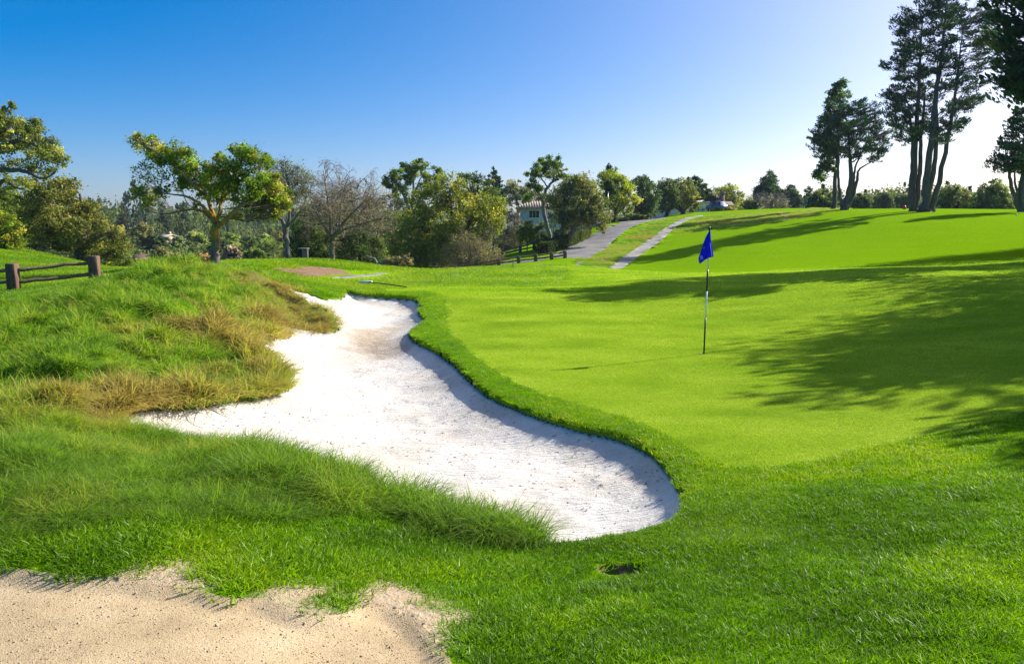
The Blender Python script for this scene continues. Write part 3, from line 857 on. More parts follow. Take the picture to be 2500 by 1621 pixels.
hang = (sstep(-.75, -.05, sb) + .6 * sstep(-3.2, -.5, sb)) * sstep(.8, 1.8, seg_dist(x, y, LIP_R)) * sstep(6.0, 7.5, y)
t = np.clip(t * .7 + ga[:, 0] * .35 + hang * .40 + rng.normal(0, .06, len(x)), 0, 1)
s = s * (.5 + .5 * sstep(.15, .8, seg_dist(x, y, NEARBANK))) * (.8 + .35 * sstep(-1.0, -.05, sb)) * np.clip(np.hypot(x, y) / 10, 1, 1.6) ** .5
s = s * (.85 + .15 * sstep(5.0, 7.5, y)) * (.45 + .55 * sstep(.3, 2.2, seg_dist(x, y, UPEDGE)))
for k_, coll in ((np.hypot(x, y) < 8, FESC_T), (np.hypot(x, y) >= 8, FAR_T)):
    set_out('fescue_clumps', coll, np.stack([x, y, turf(x, y)], -1)[k_], t[k_], np.stack([s, s, s * .95], -1)[k_], lean_turn(x[k_], y[k_], .8, fixed=aim + fa[k_]))

# shaggy turf on the left slope, the knoll under the trees and the bank by the sand
x, y = throw(60000, 9, 62, -42, 4, 1)
rg = sd_box(ROUGH, x, y)[0]
slope = ((x < -4) & (y > 12)) | (sd_box(BANK, x, y, 3)[0] > -.2) | ((y > 25) & (x < 7))
ok = allow_turf(x, y, -.02) & (rg < .05) & slope & (sd_box(CART2, x, y, 3)[0] < -.9) & (turf_attrs(x, y)[:, 2] < rng.uniform(.2, .9, len(x)))
x, y = x[ok], y[ok]
t = .42 + (fbm(x * .45, y * .45, 141, 4) - .5) * 1.4 + rng.normal(0, .1, len(x))
s = rng.uniform(.7, 1.3, len(x)) * np.clip(np.hypot(x, y) / 15, .8, 2.6) * (.7 + .7 * fbm(x * .9, y * .9, 143, 3))
bank = sd_box(BANK, x, y, 3)[0] > -.2
fade = sstep(8, -3.5, x + (fbm(x * .3, y * .3, 147, 3) - .5) * 6)
thin = bank | (rng.uniform(0, 1, len(x)) < fade ** 1.5)
x, y, t, s, bank, fade = [k_[thin] for k_ in (x, y, t, s, bank, fade)]
t = t + .3 * (y > 24)
s = np.where(bank, s, s * (.55 + .45 * fade))
s = np.where(bank, s * .6, s)
set_out('slope_grass', COARSE_T, np.stack([x, y, turf(x, y)], -1), np.clip(t, 0, 1), s, lean_turn(x, y))
# the shorn sward of the green and of the mown ground beyond, a centimetre tall
x, y = throw(60000, 6, 46, -12, 38, 1)
on = sd_box(GREEN, x, y, 2)[0]
mown = (on < -.1) & (sd_box(BUNKER, x, y, 2)[0] < -.9) & (y > 20) & (sd_box(ROUGH, x, y)[0] < -.5) & (sd_box(DIRT, x, y)[0] < -.2)
for P in (ROAD, CART, CART2, STRIP, DRYHILL): mown &= sd_box(P, x, y, 2)[0] < -.1
mown &= rng.uniform(0, 1, len(x)) < sstep(46, 30, np.hypot(x, y))
k_ = (on > .03) | mown
x, y, on = x[k_], y[k_], on[k_]
r = np.hypot(x, y)
t = np.where(on > 0, .52, .38) + (fbm(x * .7, y * 1.6, 171, 4) - .5) * 1.1 + rng.normal(0, .06, len(x))
s = rng.uniform(.7, 1.2, len(x)) * np.clip(r / 12, .7, 3.2)
h_ = np.where(on > 0, .17, .30) * rng.uniform(.7, 1.3, len(x))
set_out('shorn_grass', SHORN_T, np.stack([x, y, turf(x, y)], -1), np.clip(t, 0, 1), np.stack([s, s, h_ * np.clip(r / 12, .8, 2.0)], -1), lean_turn(x, y, 1.0))

# tussocks on the dry hill and the strip between the two drives
x, y = throw(90000, 40, 150, -2, 28, 1)
dh = np.maximum(sd_box(DRYHILL, x, y, 3)[0], sd_box(STRIP, x, y, 3)[0])
ok = allow_turf(x, y) & (dh > -.3) & (turf_attrs(x, y)[:, 2] < .5)
x, y = x[ok], y[ok]
t = .30 + (fbm(x * .3, y * .6, 151, 4) - .42) * 1.6 + rng.normal(0, .08, len(x))
set_out('tussock_grass', MEAD_T, np.stack([x, y, turf(x, y)], -1), np.clip(t, 0, 1), rng.uniform(1.2, 2.2, len(x)) * np.array(.9), lean_turn(x, y))

# grit and small debris on the gravel path and on the sand
def pebble(name, mat, s, seed):
    g = np.random.default_rng(seed)
    V = np.array([(1, 0, 0), (-1, 0, 0), (0, 1, 0), (0, -1, 0), (0, 0, .7), (0, 0, -.7)], float) * s * g.uniform(.6, 1.3, (6, 1))
    return mesh_from(name, V, np.array([(0, 2, 4), (2, 1, 4), (1, 3, 4), (3, 0, 4), (2, 0, 5), (1, 2, 5), (3, 1, 5), (0, 3, 5)]), [mat])
M_GRIT = [simple_mat('grit_' + k, c, .9, 40, .3, 0) for k, c in (('dark', (.12, .09, .065)), ('tan', (.42, .32, .21)), ('pale', (.46, .36, .22)))]
GRIT = stock('grit', [pebble('grit', M_GRIT[i % 3], .0045, 60 + i) for i in range(6)])
x, y = throw(30000, 2.2, 5.5, -44, 6, 2)
ok = sd_box(PATH, x, y, 1)[0] > -.03
x, y = x[ok], y[ok]
z = turf(x, y) - .035 * sstep(-.02, .12, sd_box(PATH, x, y, 1)[0])
set_out('path_gravel', GRIT, np.stack([x, y, z], -1), np.zeros(len(x)), rng.lognormal(-.55, .45, len(x)), rng.uniform(0, 6, (len(x), 3)))
M_TWIG = simple_mat('litter_brown', (.14, .10, .07), .9, 30, .3, 0)
def chip(seed):
    g = np.random.default_rng(seed)
    L = g.uniform(.012, .03); w = .0035
    V = np.array([(-L, -w, 0), (0, -w * 1.4, .003), (L, -w * .4, .001), (L, w * .4, .001), (0, w * 1.4, .004), (-L, w, 0), (0, 0, .008)])
    return mesh_from('litter', V, np.array([(0, 1, 6), (1, 2, 6), (2, 3, 6), (3, 4, 6), (4, 5, 6), (5, 0, 6)]), [M_TWIG])
LITTER = stock('litter', [chip(80 + i) for i in range(5)])
x, y = throw(9000, 4.4, 14, -32, 14, 2)
sb = sd_box(BUNKER, x, y, 1)[0]
ok = (sb > .03) & (rng.uniform(0, 1, len(x)) < .16 + .5 * np.exp(-sb / .25) + .3 * (fbm(x * 1.5, y * 1.5, 161, 3) > .56))
x, y = x[ok], y[ok]
set_out('sand_litter', LITTER, np.stack([x, y, sand_h(x, y) + .001], -1), np.zeros(len(x)), rng.uniform(.4, 1.1, len(x)), np.stack([rng.normal(0, .2, len(x)), rng.normal(0, .2, len(x)), rng.uniform(0, 6.3, len(x))], -1))

# ---------------------------------------------------------------- trees: tapered trunk with limbs, crown of leaf-sized faces
def leaf_material(name, trans=.3, rough=.55, spec=.3):
    m, nt, bs, out = new_mat(name)
    a = N(nt, 'ShaderNodeAttribute', attribute_name='hue')
    nt.links.new(a.outputs['Color'], bs.inputs['Base Color'])
    bs.inputs['Roughness'].default_value = rough; bs.inputs['Specular IOR Level'].default_value = spec
    tr = N(nt, 'ShaderNodeBsdfTranslucent')
    nt.links.new(mixc(nt, 1.0, a.outputs['Color'], (1.2, 1.3, .6), 'MULTIPLY'), tr.inputs['Color'])
    mx = N(nt, 'ShaderNodeMixShader'); mx.inputs[0].default_value = trans
    nt.links.new(bs.outputs[0], mx.inputs[1]); nt.links.new(tr.outputs[0], mx.inputs[2]); nt.links.new(mx.outputs[0], out.inputs['Surface'])
    return m
M_LEAF = leaf_material('leaf', .42, .6, .12)
M_NEEDLE = leaf_material('needle', .25, .65, .12)
def bark_material(name, lo, hi, lichen=None, stretch=(6, 6, 1.2)):
    m, nt, bs, out = new_mat(name)
    tc = N(nt, 'ShaderNodeTexCoord')
    mp = N(nt, 'ShaderNodeMapping'); mp.inputs['Scale'].default_value = stretch
    nt.links.new(tc.outputs['Object'], mp.inputs['Vector'])
    n = noise_node(nt, 2.2, 6, .7, mp.outputs[0])
    col = ramp(nt, n.outputs['Fac'], [(.3, lo), (.7, hi)]).outputs[0]
    if lichen:
        # yellow lichen coats the weather side from a metre up and along the limbs
        sp = N(nt, 'ShaderNodeSeparateXYZ'); nt.links.new(tc.outputs['Object'], sp.inputs[0])
        up = maprange(nt, sp.outputs['Z'], .45, 1.2)
        nn = noise_node(nt, 5.0, 5, .75, tc.outputs['Object'])
        f = N(nt, 'ShaderNodeMath', operation='MULTIPLY'); nt.links.new(up, f.inputs[0]); nt.links.new(maprange(nt, nn.outputs['Fac'], .38, .56), f.inputs[1])
        gi = N(nt, 'ShaderNodeAttribute', attribute_name='girth')
        f3 = N(nt, 'ShaderNodeMath', operation='MULTIPLY'); nt.links.new(f.outputs[0], f3.inputs[0]); nt.links.new(maprange(nt, gi.outputs['Fac'], .035, .085), f3.inputs[1])
        col = mixc(nt, f3.outputs[0], col, lichen)
    nt.links.new(col, bs.inputs['Base Color'])
    bs.inputs['Roughness'].default_value = .9; bs.inputs['Specular IOR Level'].default_value = .15
    nt.links.new(bump(nt, n.outputs['Fac'], .8, .05).outputs[0], bs.inputs['Normal'])
    return m
B_OAK = bark_material('oak_bark', (.045, .038, .032), (.16, .14, .12))
B_PALE = bark_material('pale_bark', (.12, .11, .10), (.36, .33, .30))
B_LICHEN = bark_material('lichen_bark', (.06, .05, .042), (.26, .22, .19), (.46, .27, .008))
B_CYP = bark_material('cypress_bark', (.055, .047, .045), (.17, .145, .14), stretch=(5, 5, .5))
B_TWIG = bark_material('bare_twig_bark', (.12, .095, .075), (.30, .25, .205))
B_GREY = bark_material('grey_twig_bark', (.09, .085, .085), (.25, .235, .23))

def bez(p0, p1, p2, n):
    t = np.linspace(0, 1, n)[:, None]
    return (1 - t) ** 2 * p0 + 2 * t * (1 - t) * p1 + t * t * p2
def unit(v): return v / (np.linalg.norm(v, axis=-1, keepdims=True) + 1e-9)
class Wood:
    def __init__(self): self.V = []; self.Q = []; self.n = 0; self.R = []
    def tube(self, pts, rad, k=6):
        V, q = tube_geo(np.asarray(pts, float), np.asarray(rad, float), k)
        self.R.append(np.repeat(np.asarray(rad, float), k))
        self.V.append(V); self.Q.append(q + self.n); self.n += len(V)
    def twigs(self, A, Bp, r):                     # many three-sided straight twigs at once
        A = np.asarray(A); Bp = np.asarray(Bp)
        if not len(A): return
        T = unit(Bp - A); S = unit(np.cross(T, np.array([.3, .5, .8]))); U = np.cross(T, S)
        r = np.broadcast_to(np.asarray(r, float), (len(A),))[:, None]
        ring = [S, -.5 * S + .87 * U, -.5 * S - .87 * U]
        V = np.stack([A + ring[0] * r, A + ring[1] * r, A + ring[2] * r, Bp + ring[0] * r * .45, Bp + ring[1] * r * .45, Bp + ring[2] * r * .45], 1).reshape(-1, 3)
        self.R.append(np.repeat(r[:, 0], 6))
        o = (np.arange(len(A)) * 6)[:, None, None]
        q = (o + np.array([[0, 1, 4, 3], [1, 2, 5, 4], [2, 0, 3, 5]])[None]).reshape(-1, 4)
        self.V.append(V); self.Q.append(q + self.n); self.n += len(V)
    def build(self, name, mat, parent, origin):
        me = mesh_from(name, np.concatenate(self.V) - origin, np.concatenate(self.Q), [mat], True)
        set_attr(me, 'girth', np.concatenate(self.R))
        return link(name, me, parent)
def leaf_faces(C, D, Nn, L, W):
    """diamond leaves: centre, long axis, normal, length, width"""
    D = unit(D); S = unit(np.cross(D, Nn)); L = L[:, None] / 2; W = W[:, None] / 2
    Nn = np.cross(S, D)
    V = np.stack([C - D * L, C + S * W + D * L * .15 + Nn * W * .25, C + D * L, C - S * W + D * L * .15 + Nn * W * .25], 1).reshape(-1, 3)
    q = np.arange(len(C) * 4).reshape(-1, 4)
    return V, q

def px2m(px, Y): return px * Y / F
def in_poly(P, x, y):
    s, _, _ = sdist(np.asarray(P, float), np.asarray(x, float), np.asarray(y, float))
    return s
def grow(name, label, cat, Y, foot, trunks, outline, nblob, rb, nleaf, leaf, cols, bark=None, mode='leaf', depth=.8, group=None,
         r0=.2, extra=(), seed=1, sub=6, clump=.5, flat=.8, twig=1.0, limb=.35, aspect=.55, blobs=None, leafmat=None, var=.28, zfoot=None, more=()):
    """a tree measured on the photo: it stands Y metres away; outline is its crown, trunks its stems (photo pixels + stem radius in metres)"""
    g = np.random.default_rng(seed)
    S = lambda p, dy=0.0: at(p[0], p[1], Y + dy)
    f = S(foot)
    f[2] = float(turf(np.array([f[0]]), np.array([f[1]]))[0]) if zfoot is None else zfoot
    root = empty(name, tuple(f), label, cat, group)
    wood = Wood()
    stems = []
    for k, st in enumerate(trunks):
        pts = np.array([S(p[:2], p[3] if len(p) > 3 else 0) for p in st]); rad = np.array([p[2] for p in st]) * (.85 if mode == 'spray' else 1.0)
        if k == 0 or abs(st[0][1] - foot[1]) < 6:
            pts[0, 2] = float(turf(pts[:1, 0], pts[:1, 1])[0]) - .15 if zfoot is None else zfoot - .1
        m = max(6, len(st) * 4)
        tt = np.linspace(0, len(st) - 1, m)
        # Catmull-Rom through the measured points
        i = np.clip(tt.astype(int), 0, len(st) - 2); w = (tt - i)[:, None]
        p0 = pts[np.clip(i - 1, 0, len(st) - 1)]; p1 = pts[i]; p2 = pts[i + 1]; p3 = pts[np.clip(i + 2, 0, len(st) - 1)]
        pp = .5 * (2 * p1 + (p2 - p0) * w + (2 * p0 - 5 * p1 + 4 * p2 - p3) * w ** 2 + (3 * p1 - p0 - 3 * p2 + p3) * w ** 3)
        rr_ = np.interp(tt, np.arange(len(st)), rad)
        if abs(st[0][1] - foot[1]) < 6: rr_[0] *= 1.28; rr_[1] *= 1.06
        pp[1:-1] += g.normal(0, 1, (m - 2, 3)) * rr_[1:-1, None] * .22
        wood.tube(pp, rr_, 9 if rad[0] > .12 else 6)
        stems.append(np.concatenate([pp, rr_[:, None]], 1))
    allst = np.concatenate(stems)
    # crown lobes
    if blobs is None:
        P = np.asarray(outline, float); lo, hi = P.min(0), P.max(0)
        B = []; tries = 0
        while len(B) < nblob and tries < 4000:
            tries += 1
            u, v = g.uniform(lo, hi)
            s = in_poly(P, [u], [v])[0]
            r = rb * g.uniform(.7, 1.25)
            if s < r * .62: continue
            if any(math.hypot(u - b[0], v - b[1]) < .55 * (r + b[2]) * (1 if tries < 1500 else .5) and g.uniform() < .8 for b in B): continue
            half = min(s * 1.6, (hi[0] - lo[0]) * .5) * depth
            B.append((u, v, r, g.uniform(-1, 1) * half, 1.0))
    else:
        B = [(b[0], b[1], b[2], (g.uniform(-1, 1) * rb * depth), b[3] if len(b) > 3 else 1.0) for b in blobs]
    if True:                                       # ragged outline: small outliers about each lobe
        for b in list(B):
            if b[4] < .6: continue
            for _ in range(2):
                an = g.uniform(0, 2 * np.pi)
                B.append((b[0] + b[2] * 1.0 * math.cos(an), b[1] + b[2] * .9 * math.sin(an), b[2] * .36, b[3] + g.normal(0, .4) * b[2], .75))
    B += [(m_[0], m_[1], m_[2], m_[3] if len(m_) > 3 else 0.0, m_[4] if len(m_) > 4 else 1.0) for m_ in more]
    cols = np.array(cols, float) * (2.0 if mode == 'spray' else 2.45)
    LC, LD, LN, LL, LH = [], [], [], [], []
    TA, TB, TR = [], [], []
    tot = sum(b[2] ** 2 * b[4] for b in B)
    zmin, zmax = None, None
    for (u, v, r, dyp, dn) in B:
        c = S((u, v), px2m(dyp, Y)); R = px2m(r, Y)
        # limb from the fitting place on a stem
        d = np.linalg.norm(allst[:, :3] - c, axis=1) + np.maximum(0, allst[:, 2] - c[2] + R * .3) * 1.5 - allst[:, 3] * .5
        j = int(d.argmin()); a = allst[j, :3]; ra = allst[j, 3]
        mid = (a + c) / 2 + np.array([0, 0, -.12 if mode != 'spray' else .02]) * np.linalg.norm(c - a) + g.normal(0, .06, 3) * np.linalg.norm(c - a)
        lr_ = min(ra * .8, max(.02, limb * R * .12))
        small = r < rb * .45 and len(B) > 12
        lp = bez(a, mid, c, 7); ks = [0, 2, 4, 6] if (Y > 60 or small) else list(range(7))
        wood.tube(lp[ks], np.linspace(lr_, lr_ * .35, 7)[ks], 3 if (Y > 90 or small) else 4)
        ns = max(3, int((sub * .5 if small else sub) * g.uniform(.7, 1.3)))
        rc = clump * R
        n_here = int(nleaf * (r * r * dn) / tot)
        cs = []
        for s in range(ns):
            w = unit(g.normal(0, 1, 3)) * g.uniform(.35, 1.0) ** .5 * R * np.array([1, 1, flat])
            e = c + w
            k = g.integers(2, 7)
            m2 = (lp[k] + e) / 2 + g.normal(0, .08, 3) * R
            sp = bez(lp[k], m2, e, 4); kk = [0, 2, 3] if Y > 45 else [0, 1, 2, 3]
            if Y > 100 or small: kk = [0, 3]
            wood.tube(sp[kk], np.linspace(lr_ * .45, lr_ * .12 + .004, 4)[kk], 3)
            cs.append((e, unit(e - lp[k])))
            for _ in range(max(1, int((4 if Y < 45 else 2.2) * twig * (.4 if small else 1)))):
                TA.append(sp[g.integers(1, 4)]); TB.append(e + g.normal(0, .75, 3) * rc); TR.append(max(.004, lr_ * .10))
        for e, dr in cs:
            n = int(n_here / ns * g.uniform(.6, 1.4))
            if n < 1: continue
            tone = math.exp(g.normal(0, var)); mixv = g.uniform(0, 1)
            base_c = cols[0] * (1 - mixv) + cols[1] * mixv
            if len(cols) > 2 and g.uniform() < .22: base_c = cols[2]
            if mode == 'spray':
                # flat fans of scale-leaf sprays reaching out and tipping up
                out = unit(np.array([dr[0], dr[1], .25 * dr[2] + .18]))
                t = g.uniform(-.5, 1.3, n) * rc
                side = unit(np.cross(out, [0, 0, 1.0]))
                off = out * t[:, None] + side * (g.normal(0, .48, n) * rc)[:, None] + np.array([0, 0, 1.0]) * (g.normal(0, .18, n) * rc + .12 * np.abs(t))[:, None]
                C = e + off
                D = out + side * g.normal(0, .5, n)[:, None] + np.array([0, 0, 1.0]) * g.uniform(.0, 1.1, n)[:, None]
                Nn = unit(np.array([0, 0, 1.0]) + g.normal(0, .35, (n, 3)))
            else:
                C = e + g.normal(0, .5, (n, 3)) * rc * np.array([1, 1, .8])
                D = unit(g.normal(0, 1, (n, 3)) + np.array([0, 0, -.25]) + .6 * dr)
                Nn = unit(g.normal(0, 1, (n, 3)) * .8 + np.array([0, 0, .75]) + .3 * unit(C - c))
            LC.append(C); LD.append(D); LN.append(Nn)
            LL.append(leaf * g.uniform(.6, 1.35, n))
            LH.append(base_c[None] * tone * np.exp(g.normal(0, .16, (n, 1))))
    for (A_, B_, R_) in extra: TA += list(A_); TB += list(B_); TR += list(R_)
    if TA: wood.twigs(np.array(TA), np.array(TB), np.array(TR))
    wood.build('trunk', bark or B_OAK, root, f)
    if LC:
        C = np.concatenate(LC); L = np.concatenate(LL)
        V, q = leaf_faces(C, np.concatenate(LD), np.concatenate(LN), L, L * aspect)
        me = mesh_from('crown', V - f, q, [leafmat or (M_NEEDLE if mode == 'spray' else M_LEAF)])
        H = np.clip(np.repeat(np.concatenate(LH), 4, 0), .003, .9)
        set_attr(me, 'hue', np.concatenate([H, np.ones((len(H), 1))], 1), 'FLOAT_COLOR')
        link('crown', me, root)
    return root

def bare_branches(Y, stems, levels, seed, spread=.55, droop=0.0, n0=5, shrink=.68, L0=1.0, jit=.25):
    """forking twigs beyond the stems: lists of starts, ends, radii"""
    g = np.random.default_rng(seed)
    A, Bp, R = [], [], []
    fr = [(np.array(p, float), unit(np.array(d, float)), L0, r) for p, d, r in stems]
    for lev in range(levels):
        nx = []
        for p, d, L, r in fr:
            k = g.integers(2, 4) if lev else n0
            for _ in range(k):
                nd = unit(d + g.normal(0, spread, 3) + np.array([0, 0, -droop * lev + .05]))
                l = L * g.uniform(.7, 1.2)
                q1 = p + nd * l * .55
                nd2 = unit(nd + g.normal(0, jit, 3) + np.array([0, 0, -droop * lev * .6]))
                q2 = q1 + nd2 * l * .45
                A += [p, q1]; Bp += [q1, q2]; R += [r, r * .8]
                nx.append((q2, nd2, L * shrink, r * .66))
        fr = nx
    return A, Bp, R

G_OAK = [(.045, .075, .014), (.085, .115, .020), (.13, .145, .03)]
G_BRIGHT = [(.048, .082, .008), (.105, .145, .012), (.17, .155, .024)]
G_OLIVE = [(.055, .075, .018), (.105, .115, .025), (.16, .15, .035)]
G_DARK = [(.016, .034, .013), (.035, .060, .020), (.05, .075, .02)]
G_CYP = [(.010, .030, .022), (.022, .050, .034), (.045, .052, .034)]
G_YEL = [(.060, .085, .010), (.115, .13, .013), (.16, .14, .018)]
G_GREY = [(.06, .075, .045), (.11, .12, .07), (.14, .13, .08)]
G_BLUE = [(.03, .055, .03), (.06, .09, .04), (.09, .115, .04)]

# the lichened oak on the knoll
z2 = lambda x, y: (285.6 + x * .2098, 304.6 + y * .2098)
bl = []
for x, y, r, d in ((170, 130, 95, 1), (300, 190, 120, 1), (420, 260, 110, 1), (600, 240, 120, 1.2), (500, 330, 110, .9), (690, 360, 125, 1.1), (620, 480, 110, .9), (770, 540, 120, 1), (890, 430, 110, 1), (990, 560, 140, 1.1), (930, 640, 110, .8), (1080, 370, 110, 1), (1060, 300, 60, .7),
        (1270, 220, 85, .9), (1390, 290, 120, 1), (1500, 350, 120, 1), (1590, 340, 80, .8), (1300, 420, 130, .8), (1180, 480, 110, .8), (1180, 640, 130, 1), (1100, 700, 110, .8), (1380, 680, 140, 1.1), (1500, 600, 130, 1), (1620, 570, 130, 1.2), (1700, 690, 130, 1.3), (1640, 820, 130, 1.2), (1760, 800, 95, 1.2), (1480, 800, 120, .9), (1330, 830, 100, .6), (1700, 910, 70, .7),
        (180, 690, 80, .7), (300, 700, 105, .75), (440, 660, 75, .9), (270, 790, 95, .35), (420, 770, 80, .3), (230, 420, 110, .35), (260, 560, 90, .2), (440, 510, 80, .35), (620, 620, 80, .4), (780, 800, 70, .3), (840, 880, 80, .2), (1250, 930, 70, .25), (1430, 920, 70, .3), (1560, 960, 60, .3)):
    u, v = z2(x, y); bl.append((u, v, r * .2098, d))
st = lambda *ps: [(*z2(p[0], p[1]), p[2], *(p[3:])) for p in ps]
grow('oak_tree', 'spreading green oak with yellow lichen on its trunk, on the grassy knoll', 'tree', 30.0, (499, 614),
     [[(499, 614, .19), (500, 575, .165), (503, 530, .155), (502, 516, .14)],
      st((1030, 1010, .105), (985, 900, .085), (945, 770, .07), (880, 680, .06, -.4), (780, 590, .06, -.6), (600, 420, .04, -.5), (330, 210, .02, -.3)),
      st((1030, 1010, .10), (1075, 900, .075, .3), (1085, 800, .06, .5), (1150, 620, .06, .5), (1300, 380, .03, .3)),
      st((1040, 1060, .10), (1130, 990, .082, -.3), (1230, 900, .07, -.7), (1340, 810, .05, -1), (1480, 790, .025, -1.1)),
      st((1015, 1020, .09), (940, 930, .07, .2), (880, 890, .06, .5), (770, 865, .05, .8), (620, 890, .042, 1), (500, 915, .036, 1), (380, 905, .03, 1), (260, 880, .022, .9), (140, 850, .01, .8)),
      st((990, 960, .08), (930, 880, .065, -.5), (830, 790, .055, -.9), (700, 725, .045, -1.1), (560, 705, .03, -1.1), (430, 690, .015, -1)),
      st((950, 790, .06), (970, 690, .045, -.3), (1000, 590, .03, -.5)),
      st((1085, 800, .06, .5), (1150, 700, .05, .2), (1250, 600, .04, 0), (1420, 460, .028, 0), (1540, 390, .014, 0)),
      st((1250, 890, .05, -.7), (1400, 730, .035, -.4), (1560, 620, .025, -.3), (1650, 600, .012, -.3))],
     None, 0, 26, 30000, .10, G_BRIGHT, B_LICHEN, blobs=bl, depth=1.8, sub=10, clump=.58, flat=.9, twig=1.6, seed=11, limb=.2, var=.30)

# grey half-bare tree beside it and the bare spreading tree
def P3(u, v, Y): return at(u, v, Y)
e2 = bare_branches(36, [(P3(640, 500, 36), (-.5, .1, .6), .03), (P3(655, 480, 36), (-.1, -.2, 1), .035), (P3(675, 480, 36.4), (.4, .2, 1), .035), (P3(690, 500, 35.7), (.7, -.1, .6), .03), (P3(668, 445, 36), (.1, .3, 1), .03), (P3(700, 450, 36), (.5, -.2, .5), .025), (P3(645, 450, 36.3), (-.4, .2, .7), .025)], 5, 5, .62, .05, 4, .68, .50)
grow('half_bare_tree', 'grey half-bare tree with sparse dark leaves, just right of the lichened oak', 'tree', 36.0, (671, 607),
     [[(671, 607, .15), (666, 570, .13), (664, 545, .125), (663, 528, .12)],
      [(663, 530, .10), (655, 515, .085), (643, 502, .06), (628, 480, .03)],
      [(663, 530, .08), (672, 505, .065), (672, 470, .05), (668, 430, .03), (665, 400, .015)],
      [(664, 532, .07), (680, 515, .055), (698, 490, .04), (712, 460, .02)]],
     None, 0, 40, 5200, .08, [(.045, .055, .03), (.09, .095, .06), (.12, .11, .08)], B_GREY, blobs=[(650, 395, 26), (675, 405, 30), (695, 415, 26), (660, 430, 28), (685, 440, 28), (655, 465, 22, .6), (690, 470, 25, .6), (635, 430, 20), (712, 430, 16, .6)],
     depth=1.6, sub=7, clump=.7, twig=3, seed=12, extra=[e2])
stems3 = []
g3 = np.random.default_rng(33)
for u, v, dx, dz in ((745, 480, -.5, .8), (760, 455, -.1, 1), (790, 455, .3, .9), (815, 470, .7, .6), (840, 490, .9, .3), (800, 500, .5, .5), (735, 505, -.8, .3), (770, 490, 0, 1), (850, 470, .8, .5), (720, 480, -.7, .6), (825, 520, .9, 0), (750, 520, -.6, .3), (865, 510, .8, -.2), (790, 430, .2, 1), (830, 440, .6, .8), (755, 425, -.2, 1)):
    dy = g3.uniform(-1.2, 1.2)
    stems3.append((P3(u, v, 38 + dy), (dx, dy * .4, dz), .028))
e3 = bare_branches(38, stems3, 5, 8, .55, .12, 4, .70, .52)
grow('bare_tree', 'leafless brown spreading tree with drooping twigs on the knoll', 'tree', 38.0, (772, 608),
     [[(772, 608, .14), (770, 580, .12), (771, 556, .115), (768, 545, .11)],
      [(770, 552, .09), (755, 530, .07), (742, 505, .05), (728, 478, .03), (715, 450, .015)],
      [(769, 548, .08), (768, 510, .06), (762, 465, .04), (755, 420, .02), (750, 395, .01)],
      [(771, 552, .10), (790, 530, .08, -.3), (806, 510, .065, -.5), (825, 490, .05, -.6), (850, 465, .03, -.6), (862, 430, .012, -.6)],
      [(771, 555, .07), (785, 545, .06, -.5), (800, 535, .05, -.8), (830, 525, .035, -1), (862, 515, .02, -1)],
      [(790, 530, .05), (792, 480, .035, .4), (800, 440, .02, .6), (812, 405, .01, .6)]],
     None, 0, 40, 0, .05, G_OAK, B_TWIG, blobs=[(740, 470, 30), (775, 450, 32), (815, 455, 32), (850, 480, 30), (720, 500, 24), (800, 495, 30), (865, 510, 24), (830, 520, 24), (755, 420, 24)], depth=1.5, sub=8, twig=4, clump=.8, seed=13, extra=[e3])

# ---- left edge: tall oak reaching in, the broad oak, the yellow-green shrub
grow('oak_tree', 'tall dark oak at the left edge with open twisting limbs', 'tree', 52.0, (-75, 640),
     [[(-75, 640, .5), (-70, 560, .42), (-60, 480, .36), (-50, 430, .3)],
      [(-55, 440, .24), (-20, 400, .2, -1), (20, 395, .16, -1.5), (60, 400, .12, -2), (100, 415, .07, -2), (130, 400, .04, -2)],
      [(-52, 435, .24), (-20, 370, .2), (20, 335, .16), (60, 330, .12), (100, 345, .08), (140, 370, .03)],
      [(-50, 430, .2), (-30, 340, .15, 1), (0, 280, .1, 1), (20, 250, .05, 1)],
      [(-60, 470, .2), (-20, 450, .16, 1), (10, 420, .13, 1), (35, 435, .1, 1), (55, 440, .05, 1)]],
     None, 0, 40, 22000, .17, G_OLIVE, B_OAK, blobs=[(18, 250, 13, 1), (8, 268, 15), (-20, 275, 25), (15, 295, 26), (45, 290, 22), (75, 292, 18), (85, 310, 22), (60, 318, 28), (25, 322, 28), (105, 335, 24), (120, 355, 22), (140, 372, 18), (95, 360, 26, .8), (65, 345, 20, .7), (10, 350, 22, .5), (15, 385, 22, .35), (55, 385, 22, .35), (95, 395, 26, .5), (-20, 330, 30), (-50, 300, 40), (-90, 350, 50), (35, 372, 18, .3), (125, 395, 14, .4), (5, 410, 16, .4), (60, 425, 24, .4)],
     depth=1.2, sub=9, clump=.55, flat=.7, twig=2.5, seed=21)
grow('oak_tree', 'broad round olive oak behind the left split-rail fence', 'tree', 58.0, (188, 600),
     [[(188, 600, .45), (187, 585, .36), (185, 570, .32)],
      [(186, 575, .25), (165, 555, .2), (140, 530, .15), (110, 490, .08), (90, 450, .05)],
      [(186, 575, .25), (190, 540, .2, 1), (195, 500, .15, 1), (185, 450, .07, 1)],
      [(187, 578, .25), (215, 560, .18, -1), (240, 545, .12, -1), (265, 540, .05, -1)]],
     [(55, 440), (90, 405), (130, 398), (160, 405), (178, 430), (205, 455), (225, 480), (232, 495), (262, 505), (285, 530), (300, 560), (302, 590), (285, 612), (240, 606), (200, 596), (160, 585), (140, 592), (95, 575), (55, 570), (30, 520), (35, 470)],
     54, 24, 27000, .19, [(.05, .062, .017), (.10, .10, .028), (.15, .135, .035)], B_OAK, depth=.9, sub=8, clump=.6, twig=1.5, seed=22)
